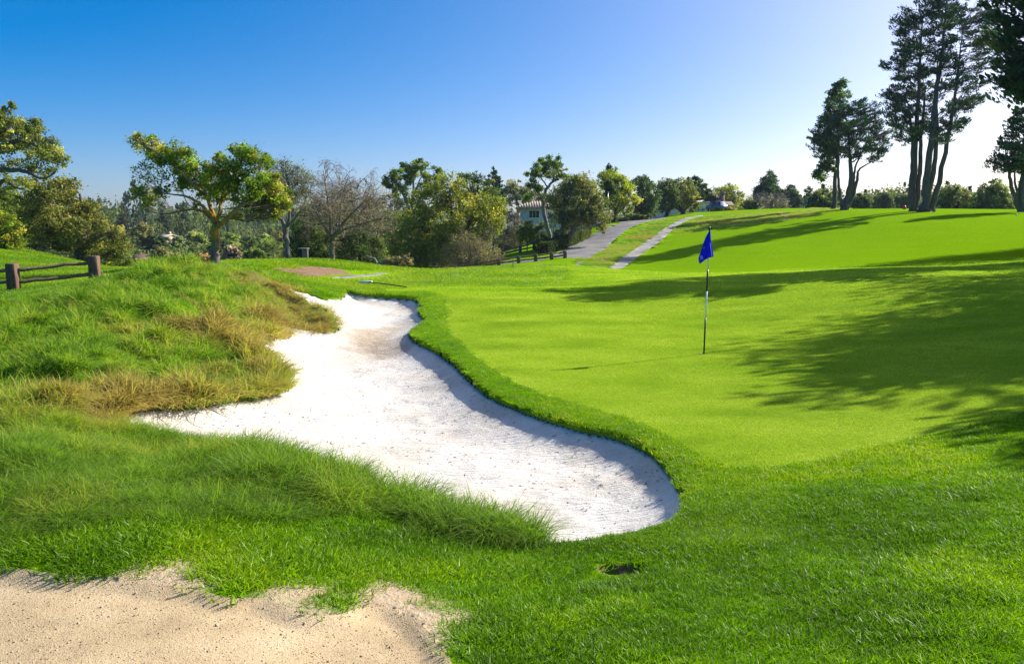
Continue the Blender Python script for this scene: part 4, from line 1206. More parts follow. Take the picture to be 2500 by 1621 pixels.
grow('shrub', 'yellow-green bush at the foot of the left edge oaks', 'bush', 46.0, (10, 590),
     [[(10, 590, .08), (12, 560, .06), (15, 530, .03)], [(10, 590, .07), (-10, 560, .05), (-20, 530, .03)], [(10, 590, .07), (35, 560, .05), (40, 535, .03)]],
     [(-60, 590), (-60, 500), (-20, 478), (20, 490), (48, 515), (55, 550), (45, 582), (10, 592)], 22, 20, 9000, .14, G_YEL, B_OAK, seed=23, depth=.8)
grow('oak_tree', 'dark oak filling the left edge between the tall oak and the bush', 'tree', 64.0, (-20, 600),
     [[(-20, 600, .3), (-15, 550, .25), (-5, 500, .18), (10, 450, .1)]],
     [(-90, 590), (-80, 450), (-20, 410), (30, 415), (70, 440), (95, 480), (100, 530), (75, 570), (20, 580)], 26, 28, 14000, .19, G_OAK, B_OAK, seed=24, depth=.8)
grow('shrub', 'low golden-green shrubs along the hollow right of the broad oak', 'bush', 50.0, (290, 628),
     [[(290, 628, .05), (292, 615, .04), (296, 606, .02)]], [(215, 612), (245, 604), (290, 600), (330, 604), (372, 606), (410, 604), (430, 612), (400, 622), (330, 626), (250, 628), (225, 620)], 16, 10, 5000, .11, G_YEL, B_OAK, seed=25, depth=.5)

# ---- the thicket behind the knoll
dk = [(.022, .040, .012), (.05, .07, .018), (.075, .085, .025)]
grow('shrub', 'dark bushy tree mass between the grey tree and the bare tree', 'bush', 58.0, (700, 640), [[(700, 640, .12), (702, 600, .1), (705, 560, .06)]],
     [(660, 625), (655, 575), (668, 530), (690, 505), (720, 500), (750, 510), (768, 540), (775, 590), (765, 630)], 26, 18, 11000, .15, dk, B_OAK, seed=31)
grow('shrub', 'dark bushy tree mass right of the bare tree trunk', 'bush', 60.0, (830, 645), [[(830, 645, .12), (834, 610, .1), (840, 570, .06)]],
     [(762, 635), (765, 585), (785, 550), (820, 535), (860, 540), (890, 560), (905, 600), (905, 640)], 26, 18, 11000, .15, dk, B_OAK, seed=32)
e4 = bare_branches(62, [(P3(u, v, 62), (du, .1, 1), .03) for u, v, du in ((790, 490, -.3), (820, 480, 0), (850, 475, .1), (880, 490, .3), (900, 510, .4), (840, 510, 0), (735, 500, -.2), (760, 470, 0), (870, 455, .2), (800, 455, -.1))], 5, 9, .6, 0.0, 4, .7, .8)
grow('leafless_shrub', 'tall brown leafless thicket behind the bare tree', 'bush', 62.0, (840, 640), [[(840, 640, .1), (838, 560, .08), (835, 500, .04)], [(840, 640, .08), (800, 560, .06), (780, 500, .03)], [(840, 640, .08), (870, 570, .06), (890, 500, .03)]],
     [(700, 520), (730, 440), (780, 425), (850, 425), (900, 450), (930, 500), (925, 560), (880, 600), (740, 590)], 26, 26, 5000, .12, [(.10, .085, .05), (.15, .125, .075)], B_TWIG, seed=33, twig=5, clump=.9, extra=[e4])
grow('shrub', 'fallen grey limb and scrub at the thicket foot by the bare tree', 'bush', 50.0, (880, 622), [[(880, 624, .12), (875, 610, .1), (862, 600, .07), (850, 594, .03)], [(880, 624, .08), (868, 622, .06), (858, 618, .03)]],
     [(885, 622), (890, 600), (915, 590), (950, 592), (965, 612), (955, 628), (910, 630)], 12, 10, 2500, .10, [(.09, .075, .04), (.14, .11, .06)], B_PALE, seed=34, twig=4)

grow('oak_tree', 'dim green oak rising behind the bare tree in the thicket gap', 'tree', 96.0, (800, 620), [[(800, 640, .3), (798, 560, .22), (790, 490, .1)], [(799, 560, .18), (830, 510, .12), (850, 470, .05)]],
     [(690, 600), (685, 520), (705, 470), (740, 450), (780, 440), (820, 438), (860, 445), (895, 460), (915, 500), (915, 590), (860, 620), (740, 620)], 46, 22, 15000, .24, [(.035, .05, .022), (.065, .08, .03), (.09, .085, .04)], B_OAK, seed=35, depth=.7)
# ---- the middle wood
grow('oak_tree', 'tall thin-topped oak rising behind the big willow', 'tree', 92.0, (965, 640),
     [[(965, 640, .35), (962, 560, .3), (955, 500, .25)], [(955, 500, .2), (945, 470, .16), (925, 430, .1), (910, 410, .05)], [(956, 500, .2), (960, 450, .14), (962, 400, .07), (962, 385, .03)], [(956, 500, .16), (985, 450, .1), (1000, 410, .05)], [(960, 460, .1), (975, 420, .07), (990, 400, .03)]],
     None, 0, 30, 13000, .24, G_OAK, B_PALE, blobs=[(962, 388, 16), (980, 385, 14), (945, 398, 18), (925, 405, 14), (905, 415, 17), (895, 430, 13), (915, 440, 18, .7), (935, 430, 18, .8), (965, 412, 18, .8), (990, 405, 16), (1010, 400, 14), (1025, 410, 15), (950, 460, 18, .5), (905, 465, 14, .4), (980, 440, 20), (1005, 430, 20), (925, 470, 15, .4)], depth=1.0, sub=7, twig=2, seed=41)
grow('willow_tree', 'big feathery olive-green tree at the centre, drooping to the ground', 'tree', 72.0, (1060, 640),
     [[(1075, 640, .35), (1070, 590, .3), (1060, 540, .22), (1050, 490, .12), (1045, 440, .05)], [(1075, 630, .25), (1110, 580, .2), (1135, 545, .14), (1160, 520, .06)], [(1070, 600, .2), (1030, 560, .15), (1000, 520, .08)], [(1065, 570, .15), (1090, 520, .1), (1105, 470, .05)]],
     [(905, 620), (900, 560), (915, 520), (940, 490), (960, 450), (990, 430), (1020, 412), (1050, 405), (1080, 412), (1100, 435), (1130, 440), (1165, 455), (1180, 480), (1175, 520), (1155, 545), (1150, 575), (1120, 560), (1080, 580), (1040, 620), (980, 628)],
     80, 24, 32000, .22, [(.075, .095, .016), (.135, .14, .022), (.19, .17, .03)], B_OAK, depth=.7, sub=8, clump=.6, twig=1.2, seed=42, var=.25)
e5 = bare_branches(68, [(P3(u, v, 68 + d), (du, .1, dz), .025) for u, v, du, dz, d in ((1060, 600, -.4, .7, 0), (1090, 590, 0, 1, 1), (1120, 590, .4, .8, 0), (1075, 570, -.2, 1, -1), (1110, 565, .3, 1, 1), (1140, 600, .8, .5, 0), (1035, 610, -.8, .3, 0), (1100, 610, .2, .3, -1), (1130, 560, .6, .7, 0))], 5, 10, .7, .1, 4, .7, .7)
grow('leafless_shrub', 'tangled brown leafless brush at the foot of the central willow', 'bush', 68.0, (1092, 640), [[(1092, 640, .1), (1094, 590, .08), (1090, 545, .04)], [(1092, 640, .1), (1110, 600, .07), (1130, 570, .03)]],
     [(1020, 632), (1025, 585), (1055, 555), (1100, 540), (1145, 560), (1168, 600), (1172, 628)], 24, 16, 6500, .11, [(.12, .095, .06), (.17, .14, .08), (.10, .10, .04)], B_TWIG, seed=43, twig=5, clump=.9, extra=[e5])
grow('oak_tree', 'dark glossy oak crown standing between the willow and the spire conifer', 'tree', 96.0, (1120, 640), [[(1120, 640, .3), (1118, 540, .25), (1112, 460, .15), (1110, 420, .06)]],
     [(1050, 430), (1062, 408), (1085, 400), (1110, 402), (1130, 405), (1150, 425), (1170, 450), (1180, 490), (1160, 530), (1090, 520), (1060, 470)], 26, 17, 10000, .24, dk, B_OAK, seed=44)
grow('conifer_tree', 'small dark spire conifer poking above the central wood', 'tree', 110.0, (1147, 600), [[(1147, 600, .25), (1147, 500, .2), (1147, 430, .12), (1147, 388, .03)]],
     None, 0, 12, 4500, .30, G_CYP, B_CYP, mode='spray', blobs=[(1147, 394, 4), (1147, 402, 6), (1143, 410, 7), (1152, 411, 8), (1147, 420, 10), (1139, 425, 8), (1157, 426, 9), (1147, 434, 12), (1135, 440, 9), (1160, 440, 10), (1147, 450, 14), (1135, 460, 12), (1160, 460, 12)], sub=6, clump=.6, seed=45, depth=1)
grow('oak_tree', 'hazy grey-green oak above the cream house', 'tree', 118.0, (1205, 560), [[(1205, 560, .3), (1203, 490, .2), (1200, 450, .1)], [(1203, 500, .15), (1220, 465, .1), (1230, 435, .05)]],
     [(1150, 470), (1165, 435), (1185, 420), (1210, 423), (1235, 420), (1262, 440), (1270, 475), (1240, 480), (1190, 478), (1165, 490)], 24, 15, 9000, .26, G_GREY, B_PALE, seed=46)
e6 = bare_branches(86, [(P3(u, v, 86), (du, .1, .8), .025) for u, v, du in ((1165, 545, -.2), (1185, 540, .1), (1200, 560, .4), (1180, 500, 0), (1195, 510, .3))], 5, 12, .6, .03, 4, .7, .8)
grow('leafless_shrub', 'dark purple-brown thicket left of the cream house', 'bush', 84.0, (1180, 610), [[(1180, 610, .1), (1182, 560, .08), (1180, 510, .04)], [(1180, 610, .08), (1200, 560, .06), (1205, 540, .03)]],
     [(1150, 605), (1152, 540), (1168, 490), (1190, 478), (1212, 500), (1222, 540), (1222, 590), (1195, 608)], 24, 15, 7000, .14, [(.035, .033, .030), (.07, .058, .05)], B_GREY, seed=47, twig=4, extra=[e6])
grow('oak_tree', 'tall pale-stemmed oak with an airy top beside the cream house', 'tree', 84.0, (1284, 592),
     [[(1284, 592, .3), (1280, 560, .25), (1270, 520, .22), (1262, 480, .2), (1264, 455, .18), (1275, 435, .15), (1285, 420, .1), (1290, 400, .05)], [(1274, 437, .1), (1258, 415, .07), (1250, 400, .03)], [(1280, 428, .09), (1300, 410, .06), (1310, 395, .03)], [(1264, 470, .1), (1245, 450, .07), (1235, 430, .03)]],
     None, 0, 30, 8500, .20, G_OAK, B_PALE, blobs=[(1280, 372, 12), (1262, 376, 12), (1295, 378, 12), (1245, 390, 13), (1270, 390, 14, .7), (1300, 393, 14), (1236, 403, 11), (1255, 405, 13, .7), (1285, 408, 14, .6), (1307, 405, 10), (1315, 415, 10, .7), (1240, 430, 14, .8), (1255, 445, 13, .8), (1235, 460, 12, .7)], depth=1.0, sub=7, clump=.6, twig=2.5, seed=48)
grow('oak_tree', 'large domed olive oak with several pale stems above the clipped hedge', 'tree', 80.0, (1302, 585),
     [[(1302, 585, .28), (1300, 560, .24), (1310, 520, .2), (1318, 480, .15), (1320, 440, .07)], [(1302, 583, .22), (1325, 545, .18), (1345, 510, .13), (1360, 470, .06)], [(1300, 580, .2), (1318, 520, .15, 2), (1338, 460, .1, 2), (1350, 430, .05, 2)], [(1312, 560, .15), (1340, 535, .12, -2), (1370, 528, .08, -2), (1390, 520, .04, -2)]],
     [(1268, 470), (1285, 440), (1300, 420), (1330, 405), (1360, 402), (1385, 412), (1400, 440), (1412, 480), (1415, 510), (1408, 535), (1380, 528), (1350, 520), (1330, 535), (1300, 540), (1282, 520)],
     52, 20, 21000, .22, [(.06, .075, .022), (.105, .105, .035), (.14, .13, .05)], B_PALE, depth=.8, sub=8, clump=.6, twig=1.5, seed=49)
grow('oak_tree', 'bright yellow-green round tree above the road edge', 'tree', 102.0, (1432, 523),
     [[(1426, 524, .3), (1428, 505, .24), (1432, 490, .2), (1440, 460, .1)], [(1430, 500, .15), (1452, 480, .1), (1465, 460, .05)]],
     [(1385, 420), (1400, 400), (1425, 392), (1450, 405), (1470, 430), (1484, 460), (1480, 485), (1465, 497), (1440, 495), (1425, 500), (1408, 480), (1398, 450)],
     40, 16, 15000, .22, [(.085, .12, .014), (.15, .17, .016), (.20, .19, .02)], B_OAK, seed=50, depth=.8)
grow('oak_tree', 'small dark green tree in front of the yellow-green tree by a pole', 'tree', 99.0, (1415, 528), [[(1415, 528, .16), (1416, 495, .12), (1417, 460, .05)]],
     [(1400, 455), (1402, 425), (1416, 412), (1432, 425), (1438, 455), (1430, 480), (1408, 478)], 16, 11, 6000, .22, dk, B_OAK, seed=51)
grow('conifer_tree', 'tiny conifer tip showing over the yellow-green tree', 'tree', 125.0, (1416, 520), [[(1416, 520, .2), (1416, 430, .12), (1416, 378, .03)]],
     None, 0, 10, 2200, .32, G_CYP, B_CYP, mode='spray', blobs=[(1416, 383, 4), (1416, 390, 6), (1412, 398, 7), (1420, 399, 7), (1416, 408, 10), (1410, 415, 9), (1424, 416, 9)], seed=52, depth=1)
grow('oak_tree', 'dark upright oak between the yellow-green tree and the twin oaks', 'tree', 112.0, (1490, 515), [[(1490, 515, .28), (1492, 490, .22), (1495, 450, .1)], [(1502, 512, .1), (1503, 480, .08), (1503, 450, .04)]],
     [(1455, 430), (1475, 415), (1500, 408), (1520, 430), (1530, 460), (1528, 490), (1510, 505), (1480, 505), (1468, 490), (1478, 460)], 30, 15, 11000, .25, [(.025, .05, .022), (.05, .08, .03), (.075, .095, .03)], B_OAK, seed=53)
grow('oak_tree', 'wide oak with a forked dark trunk over the white picket fence', 'tree', 118.0, (1546, 508),
     [[(1548, 509, .3), (1552, 495, .24), (1565, 480, .2), (1580, 465, .1)], [(1550, 500, .2), (1548, 480, .14), (1540, 455, .07)]],
     [(1520, 450), (1528, 425), (1548, 412), (1570, 418), (1580, 440), (1582, 470), (1565, 485), (1535, 492), (1515, 480)], 28, 15, 9000, .24, [(.04, .055, .025), (.07, .085, .035)], B_OAK, seed=54)
grow('oak_tree', 'fan-branched oak in front of the beige house', 'tree', 120.0, (1586, 502),
     [[(1586, 504, .34), (1586, 492, .28), (1578, 478, .14), (1572, 462, .06)], [(1586, 494, .2), (1592, 475, .14), (1596, 455, .06)], [(1586, 494, .18), (1604, 478, .12), (1618, 462, .05)], [(1586, 494, .15), (1570, 482, .1), (1560, 470, .05)]],
     [(1545, 440), (1560, 422), (1585, 415), (1605, 425), (1620, 445), (1622, 475), (1612, 496), (1598, 484), (1575, 482), (1556, 484), (1548, 465)], 30, 15, 12000, .24, [(.06, .075, .025), (.10, .105, .035), (.14, .13, .04)], B_OAK, seed=55)
grow('oak_tree', 'open-topped oak leaning over the brown house gable', 'tree', 128.0, (1612, 505), [[(1612, 505, .25), (1614, 470, .18), (1620, 440, .08)], [(1614, 470, .12), (1632, 448, .08), (1645, 440, .03)]],
     None, 0, 20, 7000, .26, G_DARK, B_OAK, blobs=[(1600, 425, 12), (1618, 420, 11), (1628, 430, 12), (1612, 440, 13), (1635, 438, 10), (1648, 444, 8), (1640, 452, 8, .6), (1622, 455, 12), (1605, 455, 13)], depth=1, seed=56, twig=2)
grow('oak_tree', 'round yellow-green tree behind the chimney', 'tree', 150.0, (1695, 500), [[(1695, 500, .3), (1695, 470, .25), (1690, 445, .1)]],
     [(1645, 470), (1652, 445), (1668, 432), (1690, 427), (1712, 433), (1725, 455), (1728, 482), (1710, 494), (1670, 492)], 30, 14, 10000, .28, [(.06, .085, .02), (.13, .14, .02), (.19, .18, .03)], B_OAK, seed=57)
grow('shrub', 'spiky grey-green agave-like bush on the rise right of the house', 'bush', 140.0, (1742, 486), [[(1742, 487, .1), (1742, 480, .08), (1742, 474, .04)]],
     [(1722, 486), (1728, 472), (1740, 464), (1755, 468), (1762, 480), (1760, 487)], 12, 7, 2600, .40, [(.08, .10, .05), (.15, .16, .06)], B_OAK, mode='spray', seed=58, leafmat=M_LEAF)
e7 = bare_branches(140, [(P3(u, 478, 140), (du, .1, 1), .05) for u, du in ((1765, -.3), (1778, 0), (1790, .1), (1802, .1), (1814, .2), (1826, .3))], 5, 15, .45, 0, 4, .7, 1.0)
grow('leafless_shrub', 'pale grey leafless hedge of brush on the hilltop skyline', 'bush', 140.0, (1795, 486), [[(1795, 487, .1), (1795, 475, .08), (1795, 465, .05)]],
     [(1755, 484), (1765, 462), (1785, 452), (1815, 452), (1835, 466), (1842, 484)], 18, 10, 2500, .16, [(.13, .12, .12), (.19, .17, .16)], B_GREY, seed=59, twig=5, extra=[e7])
grow('pine_tree', 'dark round-topped pine on the far hilltop', 'tree', 160.0, (1790, 486), [[(1790, 488, .4), (1788, 450, .35), (1786, 410, .15)], [(1788, 455, .2), (1770, 440, .12), (1762, 432, .06)]],
     [(1752, 468), (1752, 446), (1762, 430), (1772, 428), (1775, 405), (1785, 394), (1800, 396), (1806, 415), (1812, 432), (1822, 448), (1822, 470), (1790, 475)], 40, 11, 14000, .36, [(.018, .038, .022), (.032, .06, .032)], B_CYP, seed=60, clump=.6, depth=.9)
grow('pine_tree', 'smaller dark tree right of the round-topped pine', 'tree', 165.0, (1840, 486), [[(1840, 488, .3), (1840, 460, .25), (1838, 440, .1)]],
     [(1815, 482), (1815, 455), (1825, 436), (1838, 428), (1850, 438), (1858, 458), (1868, 470), (1868, 484)], 26, 10, 8000, .36, [(.022, .042, .026), (.04, .065, .035)], B_CYP, seed=61, clump=.6)
for i, (u, v0, w, h, lab) in enumerate(((1905, 484, 66, 44, 'low round oak left of the pair of leaning cypresses'), (2000, 482, 56, 36, 'low skyline oak just right of the leaning cypresses'), (2050, 482, 52, 38, 'low skyline oak midway between the two cypress groups'), (2095, 482, 50, 34, 'low skyline oak touching the tall cypress trunks on their left'))):
    grow('oak_tree', lab, 'tree', 125.0 + 8 * i, (u, v0), [[(u, v0 + 2, .25), (u + 3, v0 - h * .35, .18), (u + 6, v0 - h * .7, .06)]],
         [(u - w * .5, v0), (u - w * .48, v0 - h * .5), (u - w * .3, v0 - h * .85), (u, v0 - h), (u + w * .3, v0 - h * .85), (u + w * .5, v0 - h * .5), (u + w * .52, v0)], 20, h * .24, 7000, .26, [(.03, .055, .03), (.065, .085, .04), (.10, .115, .045)], B_OAK, seed=62 + i, group='oaks along the hilltop')
grow('oak_tree', 'grey-green oak behind the tall cypress trunks on their right', 'tree', 110.0, (2225, 490), [[(2225, 492, .3), (2222, 465, .22), (2215, 445, .1)], [(2224, 475, .15), (2245, 455, .1), (2260, 450, .05)]],
     [(2165, 486), (2172, 455), (2195, 435), (2220, 428), (2245, 438), (2262, 450), (2270, 475), (2262, 490)], 34, 13, 13000, .22, [(.05, .07, .035), (.09, .105, .045), (.13, .135, .05)], B_OAK, seed=70, twig=1.5)
grow('oak_tree', 'broad grey-green oak in front of the utility poles', 'tree', 104.0, (2308, 492), [[(2308, 494, .3), (2300, 470, .22), (2292, 445, .1)], [(2305, 478, .15), (2330, 455, .1), (2340, 440, .05)], [(2305, 485, .15), (2280, 478, .1), (2262, 484, .05)]],
     [(2250, 492), (2255, 462), (2270, 440), (2292, 422), (2315, 415), (2335, 428), (2345, 455), (2358, 475), (2360, 492)], 38, 13, 15000, .21, [(.05, .07, .035), (.09, .105, .045), (.14, .145, .05)], B_OAK, seed=71, twig=1.8)
grow('oak_tree', 'small oak at the right edge behind the cypress trunk', 'tree', 112.0, (2395, 492), [[(2395, 494, .2), (2395, 470, .15), (2390, 450, .08)]],
     [(2352, 478), (2358, 455), (2372, 440), (2400, 430), (2440, 440), (2450, 480), (2400, 492)], 18, 12, 6000, .22, [(.04, .065, .035), (.08, .10, .045)], B_OAK, seed=72)

# ---- the tall cypresses
g_ = dict(mode='spray', bark=B_CYP, flat=.75, clump=.62, limb=.42, aspect=.30, twig=.8)
grow('cypress_tree', 'tall left-hand cypress of the main pair, three straight stems', 'tree', 86.0, (2122, 493),
     [[(2122, 495, .52), (2121, 470, .36), (2126, 400, .30), (2130, 300, .28), (2136, 200, .2), (2140, 100, .12), (2146, 30, .05)],
      [(2126, 494, .4), (2133, 450, .3), (2138, 380, .26), (2142, 300, .2), (2150, 220, .1)],
      [(2122, 490, .4), (2116, 440, .26), (2120, 380, .22), (2118, 300, .16), (2110, 240, .08)]],
     [(2045, 205), (2062, 175), (2060, 150), (2072, 110), (2068, 70), (2078, 40), (2100, 25), (2128, 10), (2150, -20), (2200, -40), (2205, 40), (2190, 120), (2180, 200), (2160, 260), (2160, 320), (2135, 345), (2105, 320), (2090, 340), (2070, 300), (2058, 260)],
     64, 17, 24000, .34, G_CYP, seed=81, more=[(u, v, 16, d) for u, v in ((2085, 300), (2105, 325), (2072, 262), (2130, 300)) for d in (-75, 75)], depth=.9, sub=7, **g_)
grow('cypress_tree', 'tallest right-hand cypress of the main pair, one stem leaning right', 'tree', 84.0, (2152, 498),
     [[(2148, 501, .75), (2150, 470, .5), (2156, 400, .4), (2168, 300, .34), (2180, 200, .26), (2192, 100, .16), (2200, 0, .08)],
      [(2152, 500, .4), (2158, 455, .32), (2172, 380, .28), (2178, 300, .22), (2176, 220, .14), (2180, 140, .06)],
      [(2163, 500, .46), (2172, 462, .34), (2190, 390, .29), (2206, 310, .24), (2220, 220, .17), (2232, 120, .08), (2238, 60, .04)]],
     [(2150, -30), (2200, -45), (2250, -35), (2300, -15), (2325, 30), (2345, 70), (2310, 110), (2320, 150), (2300, 190), (2290, 230), (2262, 250), (2255, 285), (2225, 310), (2212, 340), (2190, 345), (2180, 320), (2165, 340), (2150, 300), (2165, 220), (2160, 120)],
     66, 18, 25000, .34, G_CYP, seed=82, more=[(u, v, 17, d) for u, v in ((2190, 325), (2230, 290), (2262, 235), (2215, 250)) for d in (-80, 80)], depth=.9, sub=7, **g_)
grow('cypress_tree', 'leaning multi-stemmed cypress of the second group on the hill', 'tree', 98.0, (1963, 486),
     [[(1962, 488, .55), (1970, 460, .42), (1978, 420, .34), (1975, 370, .24), (1972, 320, .14), (1965, 270, .06)],
      [(1964, 487, .35), (1984, 450, .28), (1993, 415, .2), (1996, 395, .14), (2020, 380, .08)],
      [(1960, 487, .3), (1952, 450, .22), (1948, 410, .17), (1950, 370, .1)],
      [(1967, 475, .25), (1983, 430, .2), (1988, 390, .14), (2005, 350, .07)]],
     [(1885, 330), (1905, 300), (1915, 270), (1945, 240), (1975, 230), (2005, 240), (2030, 228), (2040, 245), (2042, 275), (2060, 290), (2068, 330), (2058, 370), (2040, 380), (2010, 375), (1985, 380), (1950, 365), (1920, 380), (1895, 370)],
     54, 17, 20000, .35, G_CYP, seed=83, depth=.8, sub=7, **g_)
grow('pine_tree', 'slender pine with rounded tufts rising behind the leaning cypress', 'tree', 104.0, (1938, 482),
     [[(1938, 486, .32), (1940, 440, .26), (1944, 380, .22), (1950, 300, .15), (1952, 220, .08), (1950, 190, .03)]],
     [(1950, 180), (1968, 188), (1978, 205), (1975, 235), (1965, 260), (1985, 300), (1950, 330), (1945, 420), (1930, 410), (1915, 430), (1893, 418), (1898, 395), (1910, 370), (1885, 330), (1888, 318), (1900, 312), (1902, 285), (1902, 262), (1912, 255), (1915, 230), (1928, 205)],
     44, 12, 15000, .30, [(.022, .045, .018), (.042, .075, .026), (.06, .09, .03)], B_CYP, seed=84, depth=.8, sub=7, clump=.6)
grow('cypress_tree', 'cypress at the right edge with a low outspread crown', 'tree', 78.0, (2376, 495),
     [[(2378, 499, .5), (2376, 470, .36), (2378, 400, .3), (2385, 300, .2), (2390, 220, .1)], [(2372, 492, .3), (2356, 455, .24), (2346, 410, .18), (2340, 380, .08)], [(2370, 460, .16), (2358, 420, .12), (2362, 380, .06)]],
     [(2290, 375), (2300, 355), (2322, 340), (2330, 310), (2345, 300), (2342, 270), (2365, 255), (2400, 250), (2440, 260), (2480, 330), (2470, 400), (2400, 405), (2360, 415), (2330, 405), (2300, 395)],
     44, 18, 17000, .35, [(.014, .036, .026), (.03, .058, .036)], seed=85, depth=.8, sub=7, **g_)

# ---- trees standing to the right, beyond the picture's edge: one reaches in at the top, all of them shade the green
def beside(name, label, x, Y, h, wid, seed, low=.32, n=40, leaves=14000, lean=0.0, group='cypresses beside the green', shape=None, leaf=.30, rbm=1.5, more=(), clump=.75, aspect=.32):
    Z0 = float(turf(np.array([x]), np.array([float(Y)]))[0])
    U = lambda dx: 1190 + (x + dx) / Y * F
    Vv = lambda z: 771.5 - F * math.tan(math.atan((Z0 + z - CAM_H) / Y) + PITCH)
    # perspective of the tilted lens: recover u for that height
    def pxl(dx, z):
        yy, zz = Y, Z0 + z - CAM_H
        cy = yy * math.cos(PITCH) - zz * math.sin(PITCH); cz = yy * math.sin(PITCH) + zz * math.cos(PITCH)
        return (1190 + F * (x + dx) / cy, 771.5 - F * cz / cy)
    w = wid
    sh = shape or [(-.7, low), (-1.0, low + .12), (-.85, .5), (-1.0, .62), (-.7, .78), (-.45, .93), (0, 1.0), (.4, .94), (.75, .78), (1.0, .6), (.8, .45), (1.0, low + .1), (.6, low), (0, low + .08)]
    outline = [pxl(a * w + lean * b * h, b * h) for a, b in sh]
    tr = [[(*pxl(0, 0), .42), (*pxl(.05 + lean * h * .2, h * .2), .32), (*pxl(.2 + lean * h * .5, h * .5), .22), (*pxl(.1 + lean * h * .9, h * .9), .05)],
          [(*pxl(.3, 0), .3), (*pxl(.8, h * .25), .22), (*pxl(w * .4, h * .55), .14), (*pxl(w * .5, h * .78), .04)],
          [(*pxl(-.3, 0), .3), (*pxl(-.7, h * .25), .2), (*pxl(-w * .4, h * .5), .12), (*pxl(-w * .5, h * .72), .04)]]
    return grow(name, label, 'tree', Y, pxl(0, 0), tr, outline, n, rbm / Y * F, leaves, leaf, G_CYP, B_CYP, mode='spray', flat=.5, clump=clump, limb=.42, more=more, aspect=aspect, twig=.8, seed=seed, depth=.8, sub=7, group=group)
beside('cypress_tree', 'nearest dark cypress, its boughs hanging in at the top right corner', 25.5, 34.5, 17.0, 5.0, 91, low=.30, n=40, leaves=30000, leaf=.31, rbm=1.35, clump=.6, aspect=.42, more=[(u + 26, v, r, -60) for u, v, r in ((2345, 45, 34), (2375, 70, 45), (2335, 95, 30), (2370, 130, 48), (2320, 110, 20), (2345, 165, 36), (2380, 190, 42), (2325, 190, 22), (2365, 225, 34), (2400, 40, 50), (2410, 120, 60), (2420, 200, 60), (2330, 150, 30), (2350, 20, 20), (2395, 245, 30))])
beside('cypress_tree', 'cypress standing out of view right of the green, shading its middle', 25.8, 23.8, 14.3, 3.3, 92, low=.42, n=24, leaves=9000)
beside('cypress_tree', 'cypress out of view right of the green between its taller neighbours', 29.0, 28.8, 14.5, 3.2, 97, low=.40, n=24, leaves=9000)
beside('cypress_tree', 'low cypress standing out of view right of the near lawn', 20.4, 18.5, 11.0, 2.2, 93, low=.52, n=22, leaves=16000)
beside('cypress_tree', 'cypress group tree out of view behind the right end of the green', 40.0, 48.0, 17.0, 5.5, 94, low=.40, n=40, leaves=15000)
beside('cypress_tree', 'cypress out of view to the right between green and fairway', 36.0, 37.5, 16.0, 4.6, 95, low=.36, n=36, leaves=14000)
beside('cypress_tree', 'small cypress out of view right of the lawn', 15.9, 12.5, 8.0, .9, 96, low=.55, n=12, leaves=8000, rbm=1.0)

# ---- the valley below the knoll on the left: single trees, then the far wood
def valley_tree(name, label, u, v_top, v_foot, Y, wide, seed, cols, kind='round', leaf=.4, n=5200):
    h = v_foot - v_top
    if kind == 'round':
        ol = [(u - wide * .42, v_foot - h * .12), (u - wide * .5, v_foot - h * .45), (u - wide * .36, v_foot - h * .8), (u - wide * .05, v_top), (u + wide * .3, v_foot - h * .86), (u + wide * .5, v_foot - h * .5), (u + wide * .45, v_foot - h * .15), (u, v_foot - h * .05)]
        return grow(name, label, 'tree', Y, (u, v_foot), [[(u, v_foot, .35), (u + 1, v_foot - h * .5, .25), (u, v_top + h * .2, .08)]], ol, 22, wide * .17, n, leaf, cols, B_OAK, seed=seed, depth=.8, zfoot=float(at(u, v_foot, Y)[2]), twig=.5, sub=5)
    bl = []
    for k in range(11):
        t = k / 10
        ww = wide * .5 * (t ** .8) * (1 if k % 2 else .85)
        bl.append((u, v_top + h * .9 * t, max(2.0, ww * .55)))
        if k > 2:
            bl.append((u - ww * .6, v_top + h * .9 * t + 1, ww * .45)); bl.append((u + ww * .6, v_top + h * .9 * t + 1, ww * .45))
    return grow(name, label, 'tree', Y, (u, v_foot), [[(u, v_foot, .4), (u, v_foot - h * .5, .28), (u, v_top, .04)]], None, 0, wide * .2, n, leaf, cols, B_CYP, mode='spray', blobs=bl, seed=seed, depth=1.5, zfoot=float(at(u, v_foot, Y)[2]), twig=.3, sub=5, clump=.6, flat=.6)
VR = [(.08, .115, .03), (.14, .175, .045), (.17, .17, .06)]
VO = [(.10, .10, .04), (.15, .14, .055), (.18, .14, .07)]
VD = [(.028, .045, .022), (.055, .075, .03)]
